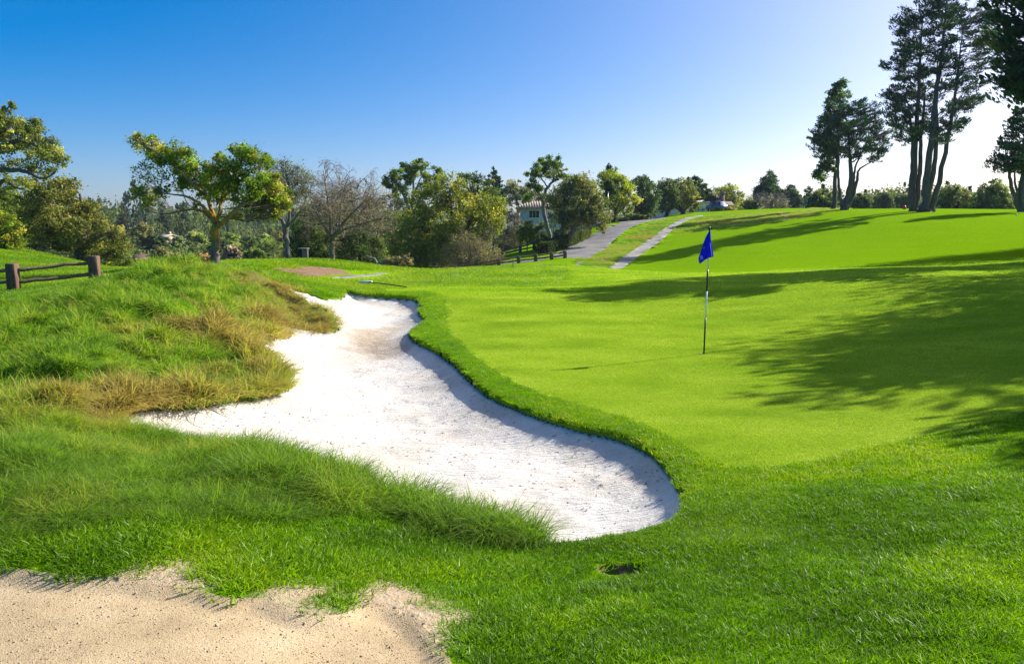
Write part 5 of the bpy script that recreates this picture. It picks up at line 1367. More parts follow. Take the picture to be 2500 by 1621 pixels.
for k, a in enumerate((
    ('conifer_tree', 'tall dark redwood in the valley seen under the low left limb of the lichened oak', 380, 482, 545, 260, 40, VD, 'cone', .8),
    ('conifer_tree', 'brownish conifer in the valley touching the right side of the broad oak', 284, 478, 560, 240, 40, [(.05, .05, .03), (.08, .075, .04)], 'cone', .8),
    ('conifer_tree', 'thin dark conifer in the valley left of the lichened trunk', 452, 493, 545, 330, 26, VD, 'cone', .9),
    ('conifer_tree', 'dark conifer in the valley close to the left side of the lichened trunk', 478, 500, 550, 320, 30, VD, 'cone', .9),
    ('conifer_tree', 'dark conifer in the valley close to the right side of the lichened trunk', 533, 503, 552, 320, 32, VD, 'cone', .9),
    ('round_tree', 'olive tree in the valley between the broad oak and the dark redwood', 330, 510, 580, 170, 56, VO, 'round', .45),
    ('round_tree', 'dark green tree low in the valley under the dark redwood', 352, 540, 600, 150, 46, VD, 'round', .4),
    ('round_tree', 'pale green bushy tree in the valley just left of the lichened trunk', 458, 535, 604, 140, 60, VR, 'round', .4),
    ('round_tree', 'pale grey-green tree in the valley under the lower left limb', 412, 548, 602, 150, 54, [(.09, .11, .05), (.13, .15, .07)], 'round', .4),
    ('round_tree', 'rounded bright green tree in the valley just right of the lichened trunk', 535, 537, 606, 140, 62, VR, 'round', .4),
    ('round_tree', 'dark green tree in the valley midway between the two knoll trunks', 575, 546, 606, 150, 46, VD, 'round', .4),
    ('round_tree', 'leafy green tree in the valley left of the grey trunk', 615, 540, 606, 135, 56, VR, 'round', .4),
    ('round_tree', 'rusty brown tree in the valley close to the grey trunk', 648, 538, 580, 170, 34, [(.11, .085, .035), (.15, .11, .045)], 'round', .45),
    ('leafless_tree', 'mauve-grey leafless bush in the valley beside the lichened trunk', 538, 570, 612, 100, 46, [(.17, .13, .11), (.21, .165, .14)], 'round', .3),
    ('leafless_tree', 'reddish leafless bush in the valley left of the lichened trunk', 470, 590, 616, 95, 52, [(.20, .11, .06), (.24, .15, .09)], 'round', .3),
    ('leafless_tree', 'mauve-brown leafless bush in the valley right of the brown roof', 400, 588, 616, 100, 44, [(.17, .125, .10), (.20, .16, .12)], 'round', .3),
    ('round_tree', 'pale olive tree in the valley right behind the brown roof', 372, 575, 614, 105, 44, VO, 'round', .35),
    ('round_tree', 'green bush in the valley left of the grey trunk, low by the crest', 590, 575, 612, 90, 50, VR, 'round', .3))):
    valley_tree(*a[:7], 200 + k, a[7], a[8], a[9], 5200 if a[8] == 'round' else 4200)

# far wood: a mass of trees nobody could count, down the valley and along the ridges
def wood_tree(seed, cone):
    g = np.random.default_rng(seed); C = []; D = []; Nn = []; H = []
    for k in range(34):
        if cone:
            t = g.uniform(0, 1) ** .7; c = np.array([0, 0, 1.0 - t * .95]); c[:2] = g.normal(0, .11, 2) * t * 1.2; r = .035 + .07 * t
        else:
            c = unit(g.normal(0, 1, 3)) * g.uniform(.3, 1) ** .4 * np.array([.32, .32, .30]) + np.array([0, 0, .55]); r = .11
        n = 22
        p = c + g.normal(0, .55, (n, 3)) * r
        C.append(p); D.append(unit(g.normal(0, 1, (n, 3)) + np.array([0, 0, .3]))); Nn.append(unit(g.normal(0, .7, (n, 3)) + np.array([0, 0, .8]) + (p - np.array([0, 0, .5]))))
        H.append(np.exp(g.normal(0, .25)) * np.exp(g.normal(0, .12, (n, 1))) * (np.array([[.055, .085, .045]]) if cone else np.array([[.13, .165, .055]])))
    C = np.concatenate(C); L = np.full(len(C), .06) * g.uniform(.6, 1.3, len(C))
    V, q = leaf_faces(C, np.concatenate(D), np.concatenate(Nn), L, L * .7)
    me = mesh_from('wood_tree', V, q, [M_LEAF])
    Hh = np.repeat(np.concatenate(H), 4, 0); set_attr(me, 'hue', np.concatenate([Hh, np.ones((len(Hh), 1))], 1), 'FLOAT_COLOR')
    return me
WOOD = stock('wood_tree', [wood_tree(300 + i, i % 2 == 0) for i in range(8)])
def wood(name, P, hmin, hmax, wide=.9, sink=.2):
    h = rng.uniform(hmin, hmax, len(P)) * rng.uniform(.7, 1.2, len(P))
    P = P.copy(); P[:, 2] -= h * sink
    w = h * wide * rng.uniform(.8, 1.2, len(P))
    set_out(name, WOOD, P, np.zeros(len(P)), np.stack([w, w, h], -1), np.stack([np.zeros(len(P)), np.zeros(len(P)), rng.uniform(0, 6.3, len(P))], -1))
x, y = throw(5200, 105, 1500, -36, 14, 1)
k = (y > 105) & ((x < -.12 * y) | (y > 175)) & ((y > 180) | (rng.uniform(0, 1, len(x)) < .45))
x, y = x[k], y[k]
z = base(x, y)
wood('far_wood', np.stack([x, y, z], -1), 5.5, 11, 1.1)
x, y = throw(900, 270, 560, -36, -6, 2)
wood('far_wood', np.stack([x, y, base(x, y)], -1), 20, 33, .55)
x, y = throw(1300, 1500, 5200, -40, 40, 1)
wood('far_wood', np.stack([x, y, base(x, y)], -1), 14, 28, 1.6)
x, y = throw(700, 185, 420, 10, 46, 1)
wood('far_wood', np.stack([x, y, base(x, y)], -1), 5, 9)

# ---------------------------------------------------------------- things
def gz(x, y): return float(turf(np.array([float(x)]), np.array([float(y)]))[0])
def foot(u, Y):
    p = at(u, 600, Y); return np.array([p[0], p[1], gz(p[0], p[1])])
M_BLACK = simple_mat('black_paint', (.012, .012, .012), .35, 10, .1, 0)
M_WHITE = simple_mat('white_paint', (.78, .78, .76), .45, 10, .05, 0)
M_STEEL = simple_mat('steel', (.35, .35, .36), .35, 10, .1, 0, metallic=.8)
M_POST = simple_mat('dark_stained_wood', (.12, .060, .036), .8, 4, .5, .6, .01, stretch=(6, 6, 1), col2=(.22, .12, .078))
M_RAIL = simple_mat('weathered_rail', (.115, .070, .045), .85, 4, .5, .6, .01, stretch=(1, 8, 8), col2=(.24, .175, .13))
M_GREYWOOD = simple_mat('grey_wood', (.24, .20, .165), .9, 5, .4, .5, .01, stretch=(8, 8, 1))
M_DARKWOOD = simple_mat('dark_wood', (.035, .030, .027), .85, 5, .4, .5, .01)

# flagstick with its blue flag
C0 = CUP.copy(); C0[2] = gz(C0[0], C0[1])
fl = empty('flagstick', tuple(C0), 'striped black and white flagstick with a drooping blue flag in the putting green', 'flagstick')
top = 2.10
tilt = np.array([.004, 0, 1.0])
def along(z): return np.array([.010 * z, .0, z])
cuts = [(0.0, .605, M_BLACK, 'band'), (.605, 1.045, M_WHITE, 'band'), (1.045, 1.405, M_BLACK, 'band'), (1.405, 2.04, M_WHITE, 'band'), (2.04, 2.10, M_BLACK, 'band')]
for a, b, m, nm in cuts:
    mb = MB(); mb.tube([along(a), along((a + b) / 2), along(b)], [.0135] * 3, 12); o = mb.build(nm, m, fl, smooth=False)
    o['label'] = ('white' if m is M_WHITE else 'black') + ' painted band of the flagstick'
mb = MB()                                                        # the cup sunk in the turf
ths = np.linspace(0, 2 * np.pi, 33)[:-1]
ring = lambda r, z: np.stack([r * np.cos(ths), r * np.sin(ths), np.full(32, z)], -1)
V = np.concatenate([ring(.062, .004), ring(.054, .006), ring(.053, -.06)])
i = np.arange(32); j = (i + 1) % 32
mb.add(V, [np.stack([i, j, j + 32, i + 32], -1), np.stack([i + 32, j + 32, j + 64, i + 64], -1), list(range(64, 96))])
mb.build('cup', M_BLACK, fl)
m_flag, nt, bs, out = new_mat('blue_flag_cloth')
bs.inputs['Base Color'].default_value = (.006, .016, .62, 1); bs.inputs['Roughness'].default_value = .55
trn = N(nt, 'ShaderNodeBsdfTranslucent'); trn.inputs['Color'].default_value = (.01, .03, .9, 1)
mxs = N(nt, 'ShaderNodeMixShader'); mxs.inputs[0].default_value = .45
nt.links.new(bs.outputs[0], mxs.inputs[1]); nt.links.new(trn.outputs[0], mxs.inputs[2]); nt.links.new(mxs.outputs[0], out.inputs['Surface'])
wv = noise_node(nt, 400, 2, .5, N(nt, 'ShaderNodeTexCoord').outputs['Object']); nt.links.new(bump(nt, wv.outputs['Fac'], .2, .001).outputs[0], bs.inputs['Normal'])
# the cloth hangs from the top of the stick: outline measured in zoomed pixels (1.485 mm each), folds stand out towards and away
k = .001485
Lf = np.array([(304, 90), (262, 160), (232, 240), (205, 320), (176, 398), (192, 455)], float)
Rt = np.array([(308, 90), (314, 175), (322, 230), (340, 300), (357, 372), (357, 374)], float)
nu, nv = 26, 34
tv = np.linspace(0, 1, nv)
def ip(A, t): return np.stack([np.interp(t, np.linspace(0, 1, len(A)), A[:, 0]), np.interp(t, np.linspace(0, 1, len(A)), A[:, 1])], -1)
Lp, Rp = ip(Lf, tv), ip(Rt, tv)
G = []
for a_, t in enumerate(tv):
    for s in np.linspace(0, 1, nu):
        p = Lp[a_] * (1 - s) + Rp[a_] * s
        p = p + np.array([0, 26 * t ** 3 * (math.sin(s * math.pi * 2.2 + .4) * .35 - .35 * s * (1 - s))])
        fold = (math.sin(s * 8.5 + t * 2.2) * .030 + math.sin(s * 15 - t * 5) * .012) * min(1, t * 1.8)
        zz = top - (p[1] - 55) * k
        xx = (p[0] - 300) * k
        G.append((xx + .010 * zz, -.014 - abs(fold) * .6 - fold * .9 - .02 * t, zz))
G = np.array(G)
idg = np.arange(nu * nv).reshape(nv, nu)
q = np.stack([idg[:-1, :-1], idg[:-1, 1:], idg[1:, 1:], idg[1:, :-1]], -1).reshape(-1, 4)
me = mesh_from('flag', G, q, [m_flag], True)
flag_o = link('flag', me, fl)
flag_o.modifiers.new('thick', 'SOLIDIFY').thickness = .0012
flag_o['label'] = 'blue cloth flag hanging in folds'
def on_flag(px, py):
    d = (Lp[:, 1] - py) ** 2; a_ = int(np.argmin(np.abs((Lp[:, 1] * .5 + Rp[:, 1] * .5) - py)))
    s = (px - Lp[a_, 0]) / (Rp[a_, 0] - Lp[a_, 0]); b_ = int(np.clip(round(s * (nu - 1)), 0, nu - 1))
    return G[a_ * nu + b_]
M_MARK = simple_mat('pale_print', (.42, .47, .85), .6, 10, .05, 0)
cpt = on_flag(212, 382)
V = []
for rr_ in (.034, .026): V += [(cpt[0] + rr_ * math.cos(t), cpt[1] - .012, cpt[2] + rr_ * math.sin(t)) for t in ths]
V2 = [(cpt[0] + .002 + .017 * math.cos(t), cpt[1] - .0125, cpt[2] + .004 + .013 * math.sin(t)) for t in ths]
mb = MB(); mb.add(np.array(V), [np.stack([i, j, j + 32, i + 32], -1)]); mb.add(np.array(V2), [list(range(32))])
mb.build('emblem', M_MARK, flag_o)
M_GOLD = simple_mat('gold_print', (.30, .22, .10), .6, 10, .1, 0)
cp2 = on_flag(238, 275)
mb = MB(); mb.add(np.array([(cp2[0] - .014, cp2[1] - .012, cp2[2] + .004), (cp2[0] + .004, cp2[1] - .012, cp2[2] - .014), (cp2[0] + .016, cp2[1] - .012, cp2[2] + .006), (cp2[0] + .002, cp2[1] - .012, cp2[2] + .012)]), [[0, 1, 2, 3]])
mb.build('crest', M_GOLD, flag_o)

# split-rail fences
def split_rail(label, posts, hgt, wid, rails, parent_loc, seed, group=None, rail_r=.055):
    g = np.random.default_rng(seed)
    r = empty('split_rail_fence', tuple(parent_loc), label, 'fence', group)
    pl = np.array(parent_loc)
    for p in posts:
        hh = hgt * g.uniform(.95, 1.05)
        mb = MB(); mb.box((0, 0, hh / 2 - .1), (wid, wid * .9, hh + .2), g.uniform(-.2, .2), .97, wid * .08)
        mb.build('post', M_POST, r, tuple(p - pl))
    for a, b in zip(posts[:-1], posts[1:]):
        for fr in rails:
            pa = a + np.array([0, 0, hgt * fr]); pb = b + np.array([0, 0, hgt * fr])
            n = 9; t = np.linspace(-.0, 1.0, n)[:, None]
            P = pa * (1 - t) + pb * t + g.normal(0, .012, (n, 3))
            P[:, 2] -= np.sin(t[:, 0] * math.pi) * .02
            mb = MB(); mb.tube(P - pl, rail_r * g.uniform(.85, 1.15, n), 6); mb.build('rail', M_RAIL, r)
    return r
def fpost(u, v, Y):
    p = at(u, v, Y); p[2] = gz(p[0], p[1]); return p
ps = [fpost(-330, 700, 19), fpost(-150, 690, 20), fpost(33, 676, 21.0), fpost(222, 657, 22.0)]
split_rail('dark split-rail wooden fence with thick square posts at the left', ps, .70, .27, (.34, .80), ps[2], 401)
ps = [fpost(u, 615, 66 + i * .4) for i, u in enumerate((1040, 1075, 1109, 1159, 1205, 1245, 1282, 1313))]
split_rail('small brown rail fence on the near side of the road below the hill', ps, .62, .30, (.40, .85), ps[3], 402, 'rail fences along the road', .075)
ps = [fpost(u, 610, 76 + i) for i, u in enumerate((1085, 1123, 1166, 1209, 1241))]
split_rail('small brown rail fence on the far side of the road by the hedge', ps, .75, .30, (.40, .85), ps[2], 403, 'rail fences along the road', .075)

# waste bin, tee sign, rake, stakes, markers
p = foot(705, 39)
b = empty('waste_bin', tuple(p), 'wooden slatted waste bin between the grey tree and the bare tree', 'bin')
mb = MB(); mb.box((-.02, .1, .33), (.44, .40, .74)); mb.build('liner', M_DARKWOOD, b)
for kx in range(3):
    mb = MB(); mb.box((.02 + kx * .095, -.13, .34), (.082, .03, .70 - .02 * (kx % 2)), 0, 1, .006); mb.build('slat', M_GREYWOOD, b)
for kx in range(2):
    mb = MB(); mb.box((-.19 + kx * .095, -.13, .34), (.082, .03, .69), 0, 1, .006); mb.build('slat', M_DARKWOOD, b)
mb = MB(); mb.box((0, .08, .725), (.5, .46, .04), 0, 1, .01); mb.build('lid', M_GREYWOOD, b)
p = foot(542, 35)
b = empty('tee_sign', tuple(p), 'low dark sign board on one post right of the lichened trunk', 'sign')
mb = MB(); mb.box((0, 0, .16), (.04, .04, .46)); mb.build('post', M_DARKWOOD, b)
mb = MB(); mb.box((0, -.035, .33), (.42, .03, .11), 0, 1, .006); mb.build('board', simple_mat('dark_blue_board', (.02, .03, .05), .5, 8, .2, 0), b)
pa = on_ground(850, 661)[0]; pb = on_ground(945, 669.5)[0]
b = empty('bunker_rake', tuple(pa), 'bunker rake with a white head lying on the grass beyond the sand', 'rake')
pa[2] = gz(pa[0], pa[1]); pb[2] = gz(pb[0], pb[1])
hl = (pb - pa)
mb = MB(); mb.tube([np.array([.05, 0, .075]), hl * .5 + np.array([0, 0, .07]), hl + np.array([0, 0, .04])], [.017] * 3, 8); mb.build('handle', M_BLACK, b)
mb = MB(); mb.box((.0, -.02, .075), (.44, .09, .09), -.05, 1, .01); mb.build('head', M_WHITE, b)
mb = MB()
for t in np.linspace(-.19, .19, 10): mb.tube([np.array([t, -.06, .06]), np.array([t, -.11, .035])], [.007, .005], 5)
mb.build('tines', M_WHITE, b)['kind'] = 'stuff'
p = on_ground(1056, 643.5)[0]; p[2] = gz(p[0], p[1])
mb = MB(); mb.box((0, 0, .05), (.34, .06, .05), -.35, 1, .01); tag(mb.build('marker_stake', M_WHITE, None, tuple(p)), 'white wooden stake lying on the fairway short of the rail fence', 'stake')
p = on_ground(1192, 624)[0]; p[2] = gz(p[0], p[1])
mb = MB(); mb.tube([np.array([0, 0, -.1]), np.array([.01, 0, .3]), np.array([.0, 0, .46])], [.022, .02, .018], 6); tag(mb.build('marker_stake', M_RAIL, None, tuple(p)), 'thin upright brown stake in the turf before the rail fence', 'stake')
p = foot(1866, 119)
b = empty('ball_washer', tuple(p), 'teal ball washer standing on the hilltop tee', 'ball washer')
M_TEAL = simple_mat('teal_paint', (.01, .09, .10), .5, 8, .2, 0)
mb = MB(); mb.box((0, 0, .35), (.14, .14, .9)); mb.build('post', M_TEAL, b)
mb = MB(); mb.box((0, 0, .95), (.42, .34, .55), 0, .92, .04); mb.build('box', M_TEAL, b)
mb = MB(); mb.tube([np.array([0, 0, 1.22]), np.array([0, 0, 1.38])], [.05, .05], 8); mb.build('handle', M_BLACK, b)
p = foot(2094, 96)
b = empty('tee_marker', tuple(p), 'small red tee marker on the crest left of the tall cypresses', 'marker')
mb = MB()
for zc, r_ in ((.0, .12), (.12, .2), (.28, .22), (.42, .12), (.47, .02)): pass
mb.tube([np.array([0, 0, z]) for z in (-.02, .1, .26, .40, .46)], [.14, .21, .23, .14, .03], 12); mb.build('knob', simple_mat('red_paint', (.55, .03, .02), .45, 8, .1, 0), b)
mb = MB(); mb.tube([np.array([0, 0, -.2]), np.array([0, 0, 0.02])], [.03, .03], 6); mb.build('spike', M_STEEL, b)
p = foot(2354, 70)
mb = MB(); mb.tube([np.array([0, 0, z]) for z in (.0, .04, .09, .13, .15)], [.05, .085, .09, .06, .01], 10); tag(mb.build('tee_marker', M_WHITE, None, tuple(p)), 'small white marker on the shaded fairway by the right edge', 'marker')

# ---------------------------------------------------------------- houses
M_CREAM = simple_mat('cream_render', (.70, .69, .67), .85, 2, .12, .2, .01)
M_TILE = simple_mat('pale_clay_tiles', (.46, .36, .29), .85, 6, .35, .6, .04)
M_GLASS = simple_mat('dark_window_glass', (.02, .025, .035), .12, 3, .3, 0)
M_BEIGE = simple_mat('beige_siding', (.62, .46, .35), .85, 2, .1, .2, .01)
M_SHINGLE = simple_mat('grey_brown_shingle', (.13, .11, .095), .9, 3, .3, .5, .03)
M_BROWN = simple_mat('brown_cedar', (.17, .085, .04), .85, 3, .3, .4, .02)
M_CHIM = simple_mat('tan_brick', (.36, .20, .10), .9, 4, .25, .4, .02)
M_REDROOF = simple_mat('red_brown_roof', (.26, .12, .085), .9, 4, .3, .4, .03)
def gable(mb, x0, x1, y0, y1, ze, zr, axis='x', over=.35, thick=.16):
    """two sloping slabs with real thickness"""
    if axis == 'x':      # ridge runs along x
        ym = (y0 + y1) / 2
        for ya in (y0 - over, y1 + over):
            k_ = (zr - ze) / (ym - y0); zz = ze - k_ * over
            V = [(x0 - over, ya, zz), (x1 + over, ya, zz), (x1 + over, ym, zr), (x0 - over, ym, zr)]
            V += [(a_, b_, c_ + thick) for a_, b_, c_ in V]
            mb.add(V, [[3, 2, 1, 0], [4, 5, 6, 7], [0, 1, 5, 4], [1, 2, 6, 5], [2, 3, 7, 6], [3, 0, 4, 7]])
    else:
        xm = (x0 + x1) / 2
        for xa in (x0 - over, x1 + over):
            k_ = (zr - ze) / (xm - x0); zz = ze - k_ * over
            V = [(xa, y0 - over, zz), (xa, y1 + over, zz), (xm, y1 + over, zr), (xm, y0 - over, zr)]
            V += [(a_, b_, c_ + thick) for a_, b_, c_ in V]
            mb.add(V, [[3, 2, 1, 0], [4, 5, 6, 7], [0, 1, 5, 4], [1, 2, 6, 5], [2, 3, 7, 6], [3, 0, 4, 7]])
    return mb
def gwall(mb, x0, x1, y0, y1, ze, zr, axis):
    """walls with gable ends"""
    if axis == 'x':
        ym = (y0 + y1) / 2
        V = [(x0, y0, -1), (x1, y0, -1), (x1, y1, -1), (x0, y1, -1), (x0, y0, ze), (x1, y0, ze), (x1, y1, ze), (x0, y1, ze), (x0, ym, zr), (x1, ym, zr)]
        Fs = [[0, 1, 5, 4], [2, 3, 7, 6], [1, 2, 6, 9, 5], [3, 0, 4, 8, 7]]
    else:
        xm = (x0 + x1) / 2
        V = [(x0, y0, -1), (x1, y0, -1), (x1, y1, -1), (x0, y1, -1), (x0, y0, ze), (x1, y0, ze), (x1, y1, ze), (x0, y1, ze), (xm, y0, zr), (xm, y1, zr)]
        Fs = [[0, 1, 5, 8, 4], [2, 3, 7, 9, 6], [1, 2, 6, 5], [3, 0, 4, 7]]
    return mb.add(V, Fs)
def window(parent, x, y, z, w, h, mframe, npane=2, d=.06):
    mb = MB()
    for (cx, cz, sx, sz) in ((0, h / 2, w + .14, .09), (0, -h / 2, w + .14, .09), (-w / 2, 0, .09, h - .1), (w / 2, 0, .09, h - .1)): mb.box((cx, 0, cz), (sx, d * 2, sz))
    for q_ in range(1, npane): mb.box((-w / 2 + w * q_ / npane, 0, 0), (.05, d * 1.5, h - .1))
    f_ = mb.build('window', mframe, parent, (x, y - d * .5, z))
    mb = MB(); mb.box((0, .02, 0), (w - .05, .03, h - .05)); mb.build('pane', M_GLASS, f_)
    return f_

# white-blue house with the hip roof
Y = 95.0; s = Y / F
P0 = at(1210, 545, Y); P0[2] = at(1210, 552, Y)[2]
h = empty('house', tuple(P0), 'cream two-storey house with a clay-tiled hip roof behind the oaks', 'house')
W_ = 7.0; D_ = 6.5; He = at(1210, 485, Y)[2] - P0[2]
mb = MB(); mb.box((W_ / 2, D_ / 2, He / 2 - .5), (W_, D_, He + 1)); mb.build('wall', M_CREAM, h)
ov = .6; zr = at(1228, 472, Y)[2] - P0[2]
V = [(-ov, -ov, He), (W_ + ov, -ov, He), (W_ + ov, D_ + ov, He), (-ov, D_ + ov, He), (1.3, D_ * .5, zr + .25), (W_ - 1.3, D_ * .5, zr + .25), (-ov, -ov, He + .14), (W_ + ov, -ov, He + .14), (W_ + ov, D_ + ov, He + .14), (-ov, D_ + ov, He + .14)]
mb = MB(); mb.add(V, [[3, 2, 1, 0], [6, 7, 5, 4], [7, 8, 5], [8, 9, 4, 5], [9, 6, 4], [0, 1, 7, 6], [1, 2, 8, 7], [2, 3, 9, 8], [3, 0, 6, 9]])
rf = mb.build('roof', M_TILE, h)
mb = MB()
for kx in range(26):                                    # tile courses running up the front slope
    xx = -ov + (W_ + 2 * ov) * (kx + .5) / 26
    t_top = max(.05, min(1, (xx + ov) / (1.3 + ov), (W_ + ov - xx) / (1.3 + ov)))
    a_ = np.array([xx, -ov, He + .16]); b_ = np.array([xx, -ov + (D_ * .5 + ov) * t_top, He + .16 + (zr + .25 - He - .14) * t_top])
    mb.tube([a_, b_], [.09, .09], 5)
mb.build('tile_course', M_TILE, rf)['kind'] = 'stuff'
wx = at(1241.5, 498, Y); window(h, wx[0] - P0[0], -.01, at(1241, 498, Y)[2] - P0[2], 24 * s, 17 * s, M_WHITE, 3)
window(h, at(1222, 530, Y)[0] - P0[0], -.01, at(1222, 533, Y)[2] - P0[2], 9 * s, 12 * s, M_WHITE, 1)
window(h, 5.2, -.01, at(1241, 498, Y)[2] - P0[2], 1.2, .9, M_WHITE, 2)

# hilltop: beige house with white garage gable, brown house with chimney
Y = 132.0; s = Y / F
def rel(u, v, P): q_ = at(u, v, Y); return q_[0] - P[0], q_[2] - P[2]
P1 = at(1580, 496, Y)
h = empty('house', tuple(P1), 'long low beige house with a white-gabled garage at the top of the drive', 'house')
x0, ze = rel(1540, 481, P1); x1, zr = rel(1612, 467, P1)
mb = gwall(MB(), x0, x1, .5, 7.5, ze, zr - .2, 'x'); mb.build('wall', M_BEIGE, h)
mb = gable(MB(), x0, x1, .5, 7.5, ze, zr - .1, 'x', .4); mb.build('roof', M_SHINGLE, h)
for u in (1552, 1566, 1598): window(h, rel(u, 486, P1)[0], .48, rel(u, 487, P1)[1], .8, .6, M_BEIGE, 2)
gx0, gze = rel(1609, 481, P1); gx1, gzr = rel(1641, 468.5, P1)
mb = gwall(MB(), gx0, gx1, -2.6, 3.2, gze, gzr - .15, 'y'); mb.build('garage_wall', simple_mat('white_siding', (.80, .78, .75), .8, 2, .08, .2, .01), h)
mb = gable(MB(), gx0, gx1, -2.6, 3.2, gze, gzr, 'y', .35, .14); mb.build('garage_roof', simple_mat('white_fascia', (.72, .69, .66), .8, 2, .08, .2, .01), h)
for ua, ub in ((1611, 1619), (1622, 1631)):
    xa, _ = rel(ua, 490, P1); xb, zt = rel(ub, 485, P1); zb = rel(ub, 494.5, P1)[1]
    mb = MB(); mb.box(((xa + xb) / 2, -2.64, (zt + zb) / 2), (xb - xa, .06, zt - zb)); dd = mb.build('garage_door', M_WHITE, h)
    mb = MB()
    for q_ in range(3): mb.box((xa + (xb - xa) * (q_ + .5) / 3, -2.68, zt - (zt - zb) * .3), ((xb - xa) * .27, .03, (zt - zb) * .24))
    mb.build('pane', M_GLASS, dd)
Y = 146.0
P2 = at(1655, 492, Y)
h = empty('house', tuple(P2), 'brown cedar house with a tall tan chimney on the hilltop', 'house')
x0, ze = rel(1622, 460, P2); x1, zr = rel(1662, 448, P2)
mb = gwall(MB(), x0, x1, 0, 8, ze, zr - .2, 'y'); mb.build('wall', M_BROWN, h)
mb = gable(MB(), x0, x1, 0, 8, ze, zr, 'y', .6, .2); mb.build('roof', M_SHINGLE, h)
xa, za = rel(1655, 468, P2); xb, zb = rel(1684, 461, P2)
mb = gwall(MB(), xa, xb, .6, 6.5, za - .2, zb, 'x'); mb.build('wing_wall', M_BROWN, h)
mb = gable(MB(), xa, xb, .6, 6.5, za - .2, zb + .1, 'x', .5, .18); mb.build('wing_roof', M_SHINGLE, h)
xa, za = rel(1640, 479, P2); xb, zb = rel(1690, 471, P2)
mb = gwall(MB(), xa, xb, -3.2, 0.4, za, zb - .15, 'x'); mb.build('porch_wall', M_BROWN, h)
mb = gable(MB(), xa, xb, -3.2, .4, za, zb, 'x', .4, .16); mb.build('porch_roof', M_SHINGLE, h)
xc, zt = rel(1678.5, 451, P2)
mb = MB(); mb.box((xc, -.3, zt / 2 - .5), (.62, .8, zt + 1)); ch = mb.build('chimney', M_CHIM, h)
mb = MB(); mb.box((xc, -.3, zt + .10), (.9, 1.0, .2)); mb.box((xc, -.3, zt + .30), (.45, .5, .24)); mb.build('chimney_cap', M_GREYWOOD, ch)
xw, zw = rel(1634, 467, P2); window(h, xw, -.02, zw, 1.0, 1.1, M_BROWN, 2)
xw, zw = rel(1648, 463, P2); window(h, xw, -.02, zw, .8, .9, M_BROWN, 1)
xw, zw = rel(1664, 486, P2); window(h, xw, -3.22, zw + .15, 1.4, .8, M_BROWN, 2)

# picket fence
Y = 124.0; A = foot(1512, Y); Bq = foot(1598, Y + 2)
pf = empty('picket_fence', tuple(A), 'white picket fence below the beige hilltop house', 'fence')
n = 62; dv = (Bq - A)
mb = MB()
for q_ in range(n):
    p = dv * q_ / n; z_ = gz(A[0] + p[0], A[1] + p[1]) - A[2]
    w_ = .075
    mb.add(np.array([(p[0] - w_ / 2, p[1] - .012, z_), (p[0] + w_ / 2, p[1] - .012, z_), (p[0] + w_ / 2, p[1] - .012, z_ + .78), (p[0], p[1] - .012, z_ + .88), (p[0] - w_ / 2, p[1] - .012, z_ + .78),
                     (p[0] - w_ / 2, p[1] + .012, z_), (p[0] + w_ / 2, p[1] + .012, z_), (p[0] + w_ / 2, p[1] + .012, z_ + .78), (p[0], p[1] + .012, z_ + .88), (p[0] - w_ / 2, p[1] + .012, z_ + .78)]),
           [[0, 1, 2, 3, 4], [9, 8, 7, 6, 5], [1, 6, 7, 2], [2, 7, 8, 3], [3, 8, 9, 4], [4, 9, 5, 0]])
mb.build('picket', M_WHITE, pf)['kind'] = 'stuff'
for zz in (.22, .62):
    mb = MB(); mb.tube([dv * t + np.array([0, .03, zz + gz(A[0] + dv[0] * t, A[1] + dv[1] * t) - A[2]]) for t in np.linspace(0, 1, 9)], [.03] * 9, 4); mb.build('rail', M_WHITE, pf)

